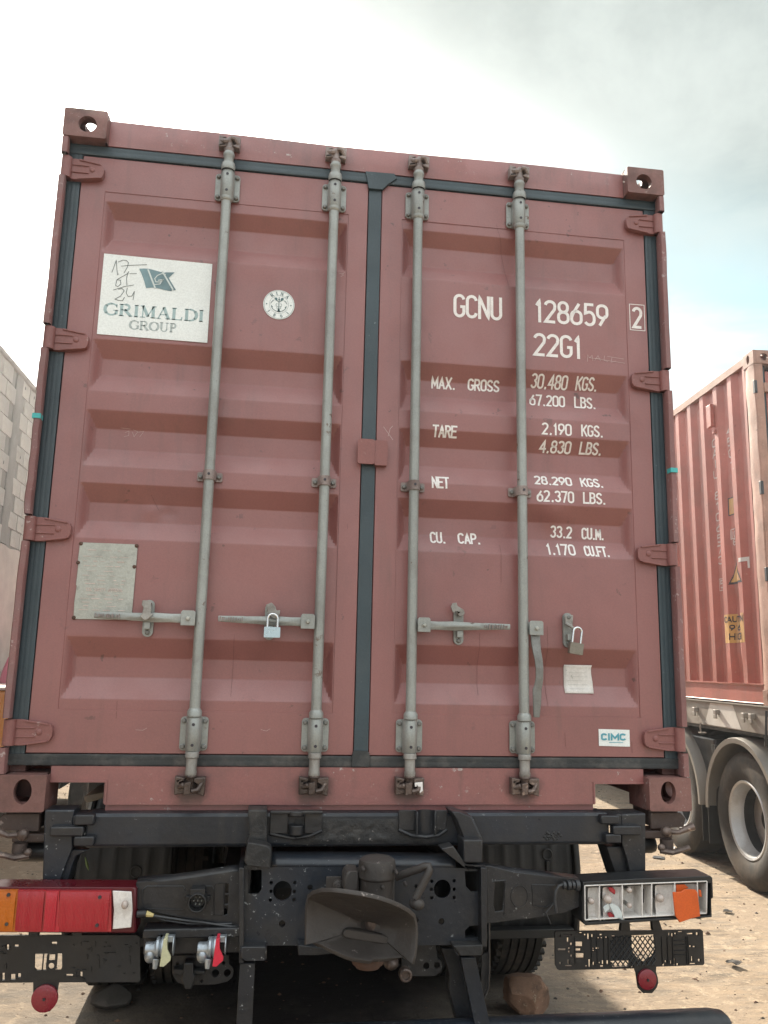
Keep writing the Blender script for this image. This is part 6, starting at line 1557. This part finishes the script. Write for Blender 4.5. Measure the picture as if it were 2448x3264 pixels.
side_patch([(.68, 1.00), (.55, 1.22), (.42, 1.00)], 'sign_black', .0012, 'triangle_border'); side_patch([(.655, 1.018), (.55, 1.185), (.445, 1.018)], 'sign_yellow', .0020, 'warning_triangle')
side_patch([(.775, .50), (.775, .745), (.43, .745), (.43, .50)], 'sign_yellow', .0015, 'caution_sign')
side_text('CAUTION', .763, .443, .675, .728, .010, 'sign_black'); side_text("9'6", .69, .555, .602, .655, .011, 'sign_black'); side_text('HIGH', .695, .48, .525, .582, .010, 'sign_black')
side_patch([(.46, 1.17), (.46, 1.205), (.34, 1.205), (.34, 1.11), (.365, 1.11), (.365, 1.17)], 'white_patch', .002, 'white_tape')

t2 = thing('truck', 'dusty truck with grey wheel arches and deep silver rims carrying the salmon-red container', 'truck', (3.52, 3.03, 0), rz=-K_, local=True)
m = MB(); v = []; f = []
m.box(-.004, .012, .02, 9.0, 1.235, 1.445); m.box(.012, 2.43, .02, .05, 1.28, 1.44); m.build('side_rail', 'trailer_beige', t2, .004)
m = MB(); m.box(-.02, 2.45, .0, 9.0, 1.4452, 1.4545); m.build('deck_edge', 'trailer_beige', t2)
m = MB(); m.prism([(.55, 1.245), (.68, 1.44), (1.10, 1.44), (1.22, 1.26), (1.16, 1.245)], -.006, -.0042, yz); m.build('reflective_patch', 'white_patch', t2)
for y in (.30, .42, .92, 1.35, 1.72, 2.2, 2.7, 3.3, 3.9):
    m = MB(); m.box(-.045, -.0045, y, y+.05, 1.345, 1.385); m.box(-.045, -.030, y, y+.05, 1.31, 1.346); m.build('lashing_hook', 'trailer_beige', t2, .004)
m = MB(); m.tube([(-.02, .10, 1.42), (-.03, .10, 1.30), (-.03, .11, 1.22), (-.02, .14, 1.15)], .010, 8); m.build('strap', 'hub_dark', t2)
m = MB(); m.tube([(-.02, 1.28, 1.25), (-.03, 1.28, 1.21), (-.02, 1.28, 1.17)], .008, 8); m.box(-.04, .01, 1.24, 1.30, 1.16, 1.17); m.build('rail_stay', 'trailer_beige', t2)
for x in (.55, 1.75): m = MB(); m.box(x, x+.08, .3, 9, .95, 1.23); m.build('frame_rail', 'chassis', t2)
m = MB(); m.box(.06, .6, 1.2, 1.85, .45, 1.12); m.build('side_box', 'plastic_black', t2, .02)
m = MB(); m.box(.05, 2.4, .3, 9, 1.20, 1.2345); m.build('deck_underside', 'hub_dark', t2)
tt, qq, hh_ = wheel_mesh(.535, .30, .30, False, .22)
TY2 = tt.mesh('tyre', 'tyre_dusty'); RM2 = qq.mesh('rim', ['rim_silver', 'dish_shade']); HB2 = hh_.mesh('hub', 'dish_shade')
WY = (.60, 1.96)
for y in WY:
    for x, fl_2 in ((.16, False), (2.28, True), (.50, True), (1.94, False)): wheel('wheel', t2, x, y, .525, fl_2, TY2, RM2, HB2)
    # arch
    m = MB(); v = []; f = []; R1 = .625; n = 28; prf = [(-.035, R1-.045), (-.038, R1-.004), (-.030, R1), (.10, R1+.012), (.30, R1+.012), (.52, R1), (.52, R1-.012), (.10, R1-.002), (-.020, R1-.012), (-.022, R1-.045)]
    pth = [(R1+.06, -.42), (R1+.03, -.2)]
    for k in range(n+1):
        a = -2+184*k/n; v += [(x, y+r*math.cos(R(a)), .55+r*math.sin(R(a))) for x, r in prf]
    P = len(prf)
    for k in range(n):
        for i in range(P): f.append((k*P+i, k*P+(i+1) % P, (k+1)*P+(i+1) % P, (k+1)*P+i))
    m.add(v, f); m.build('wheel_arch', 'fender_grey', t2)
    for ya_ in (y+R1-.012, y-R1+.004): m = MB(); m.box(-.02, .50, ya_, ya_+.008, .22, .54); m.build('mud_flap', 'plastic_black', t2)
    m = MB(); m.tube([(.2, y, .525), (2.2, y, .525)], .07, 12); m.build('axle', 'chassis', t2)
for k in range(3):
    m = MB(); m.box(-.036, -.01, WY[0]+R1*.62+.0+.03*k, WY[0]+R1*.62+.018+.03*k, 1.0+.01*k, 1.08); m.build('arch_slot', 'plastic_black', t2)
for x in (.2, 2.2): wheel('wheel', t2, x, 7.2, .525, x > 1, TY2, RM2, HB2)
m = MB(); m.box(-.03, 2.47, 12.3, 14.2, .5, 3.2); m.build('cab', 'fender_grey', t2, .1)

# ------------------------------------------------------------------ litter
def litter(px, py, s, mt, label, seed, flat=.35):
    d = XX*((px-1224)/2632.3)-UU*((py-1632)/2632.3)+F; p = CAM+d*(-CAM.z/d.z)
    bm = bmesh.new(); bmesh.ops.create_grid(bm, x_segments=7, y_segments=5, size=s)
    for v in bm.verts: v.co.z = s*flat*(noise.noise(v.co*(9/s*.12)+Vector((seed, 0, 0)))+.5); v.co.x *= 1+.3*noise.noise(Vector((v.co.y*30, seed, 0)))
    me = bpy.data.meshes.new('litter'); bm.to_mesh(me); bm.free(); me.materials.append(MATS[mt])
    o = bpy.data.objects.new('litter', me); C.objects.link(o); o.location = (p.x, p.y, 0.0); o.rotation_euler = (0, 0, seed); tag(o, label, 'litter')
    sdm = o.modifiers.new('t', 'SOLIDIFY'); sdm.thickness = .002
litter(2133, 2703, .055, 'litter', 'crumpled white paper scrap on the ground beside the second truck', 1.0)
litter(2100, 2733, .05, 'hub_dark', 'thin dark stick-like scrap on the sunlit ground', 2.6, .1)
litter(2320, 2905, .03, 'stone_dark', 'small dark leaf scrap on the ground right of the broken lamp', 4.1)
litter(2340, 3068, .035, 'stone_dark', 'dark crumpled scrap on the ground near the right frame edge', 5.2)

# ------------------------------------------------------------------ hazy air
hm = bpy.data.materials.new('haze'); hm.use_nodes = True; nt = hm.node_tree
for n_ in list(nt.nodes):
    if n_.type != 'OUTPUT_MATERIAL': nt.nodes.remove(n_)
pv = nt.nodes.new('ShaderNodeVolumePrincipled'); pv.inputs['Color'].default_value = (.93, .96, 1, 1); pv.inputs['Density'].default_value = HAZE; pv.inputs['Anisotropy'].default_value = .72
nt.links.new(pv.outputs[0], nt.nodes['Material Output'].inputs['Volume']); MATS['haze'] = hm
m = MB(); m.box(-310, 310, -110, 510, -1.1, 5.9); hz_ = m.build('haze', 'haze', smooth=False); hz_['kind'] = 'stuff'
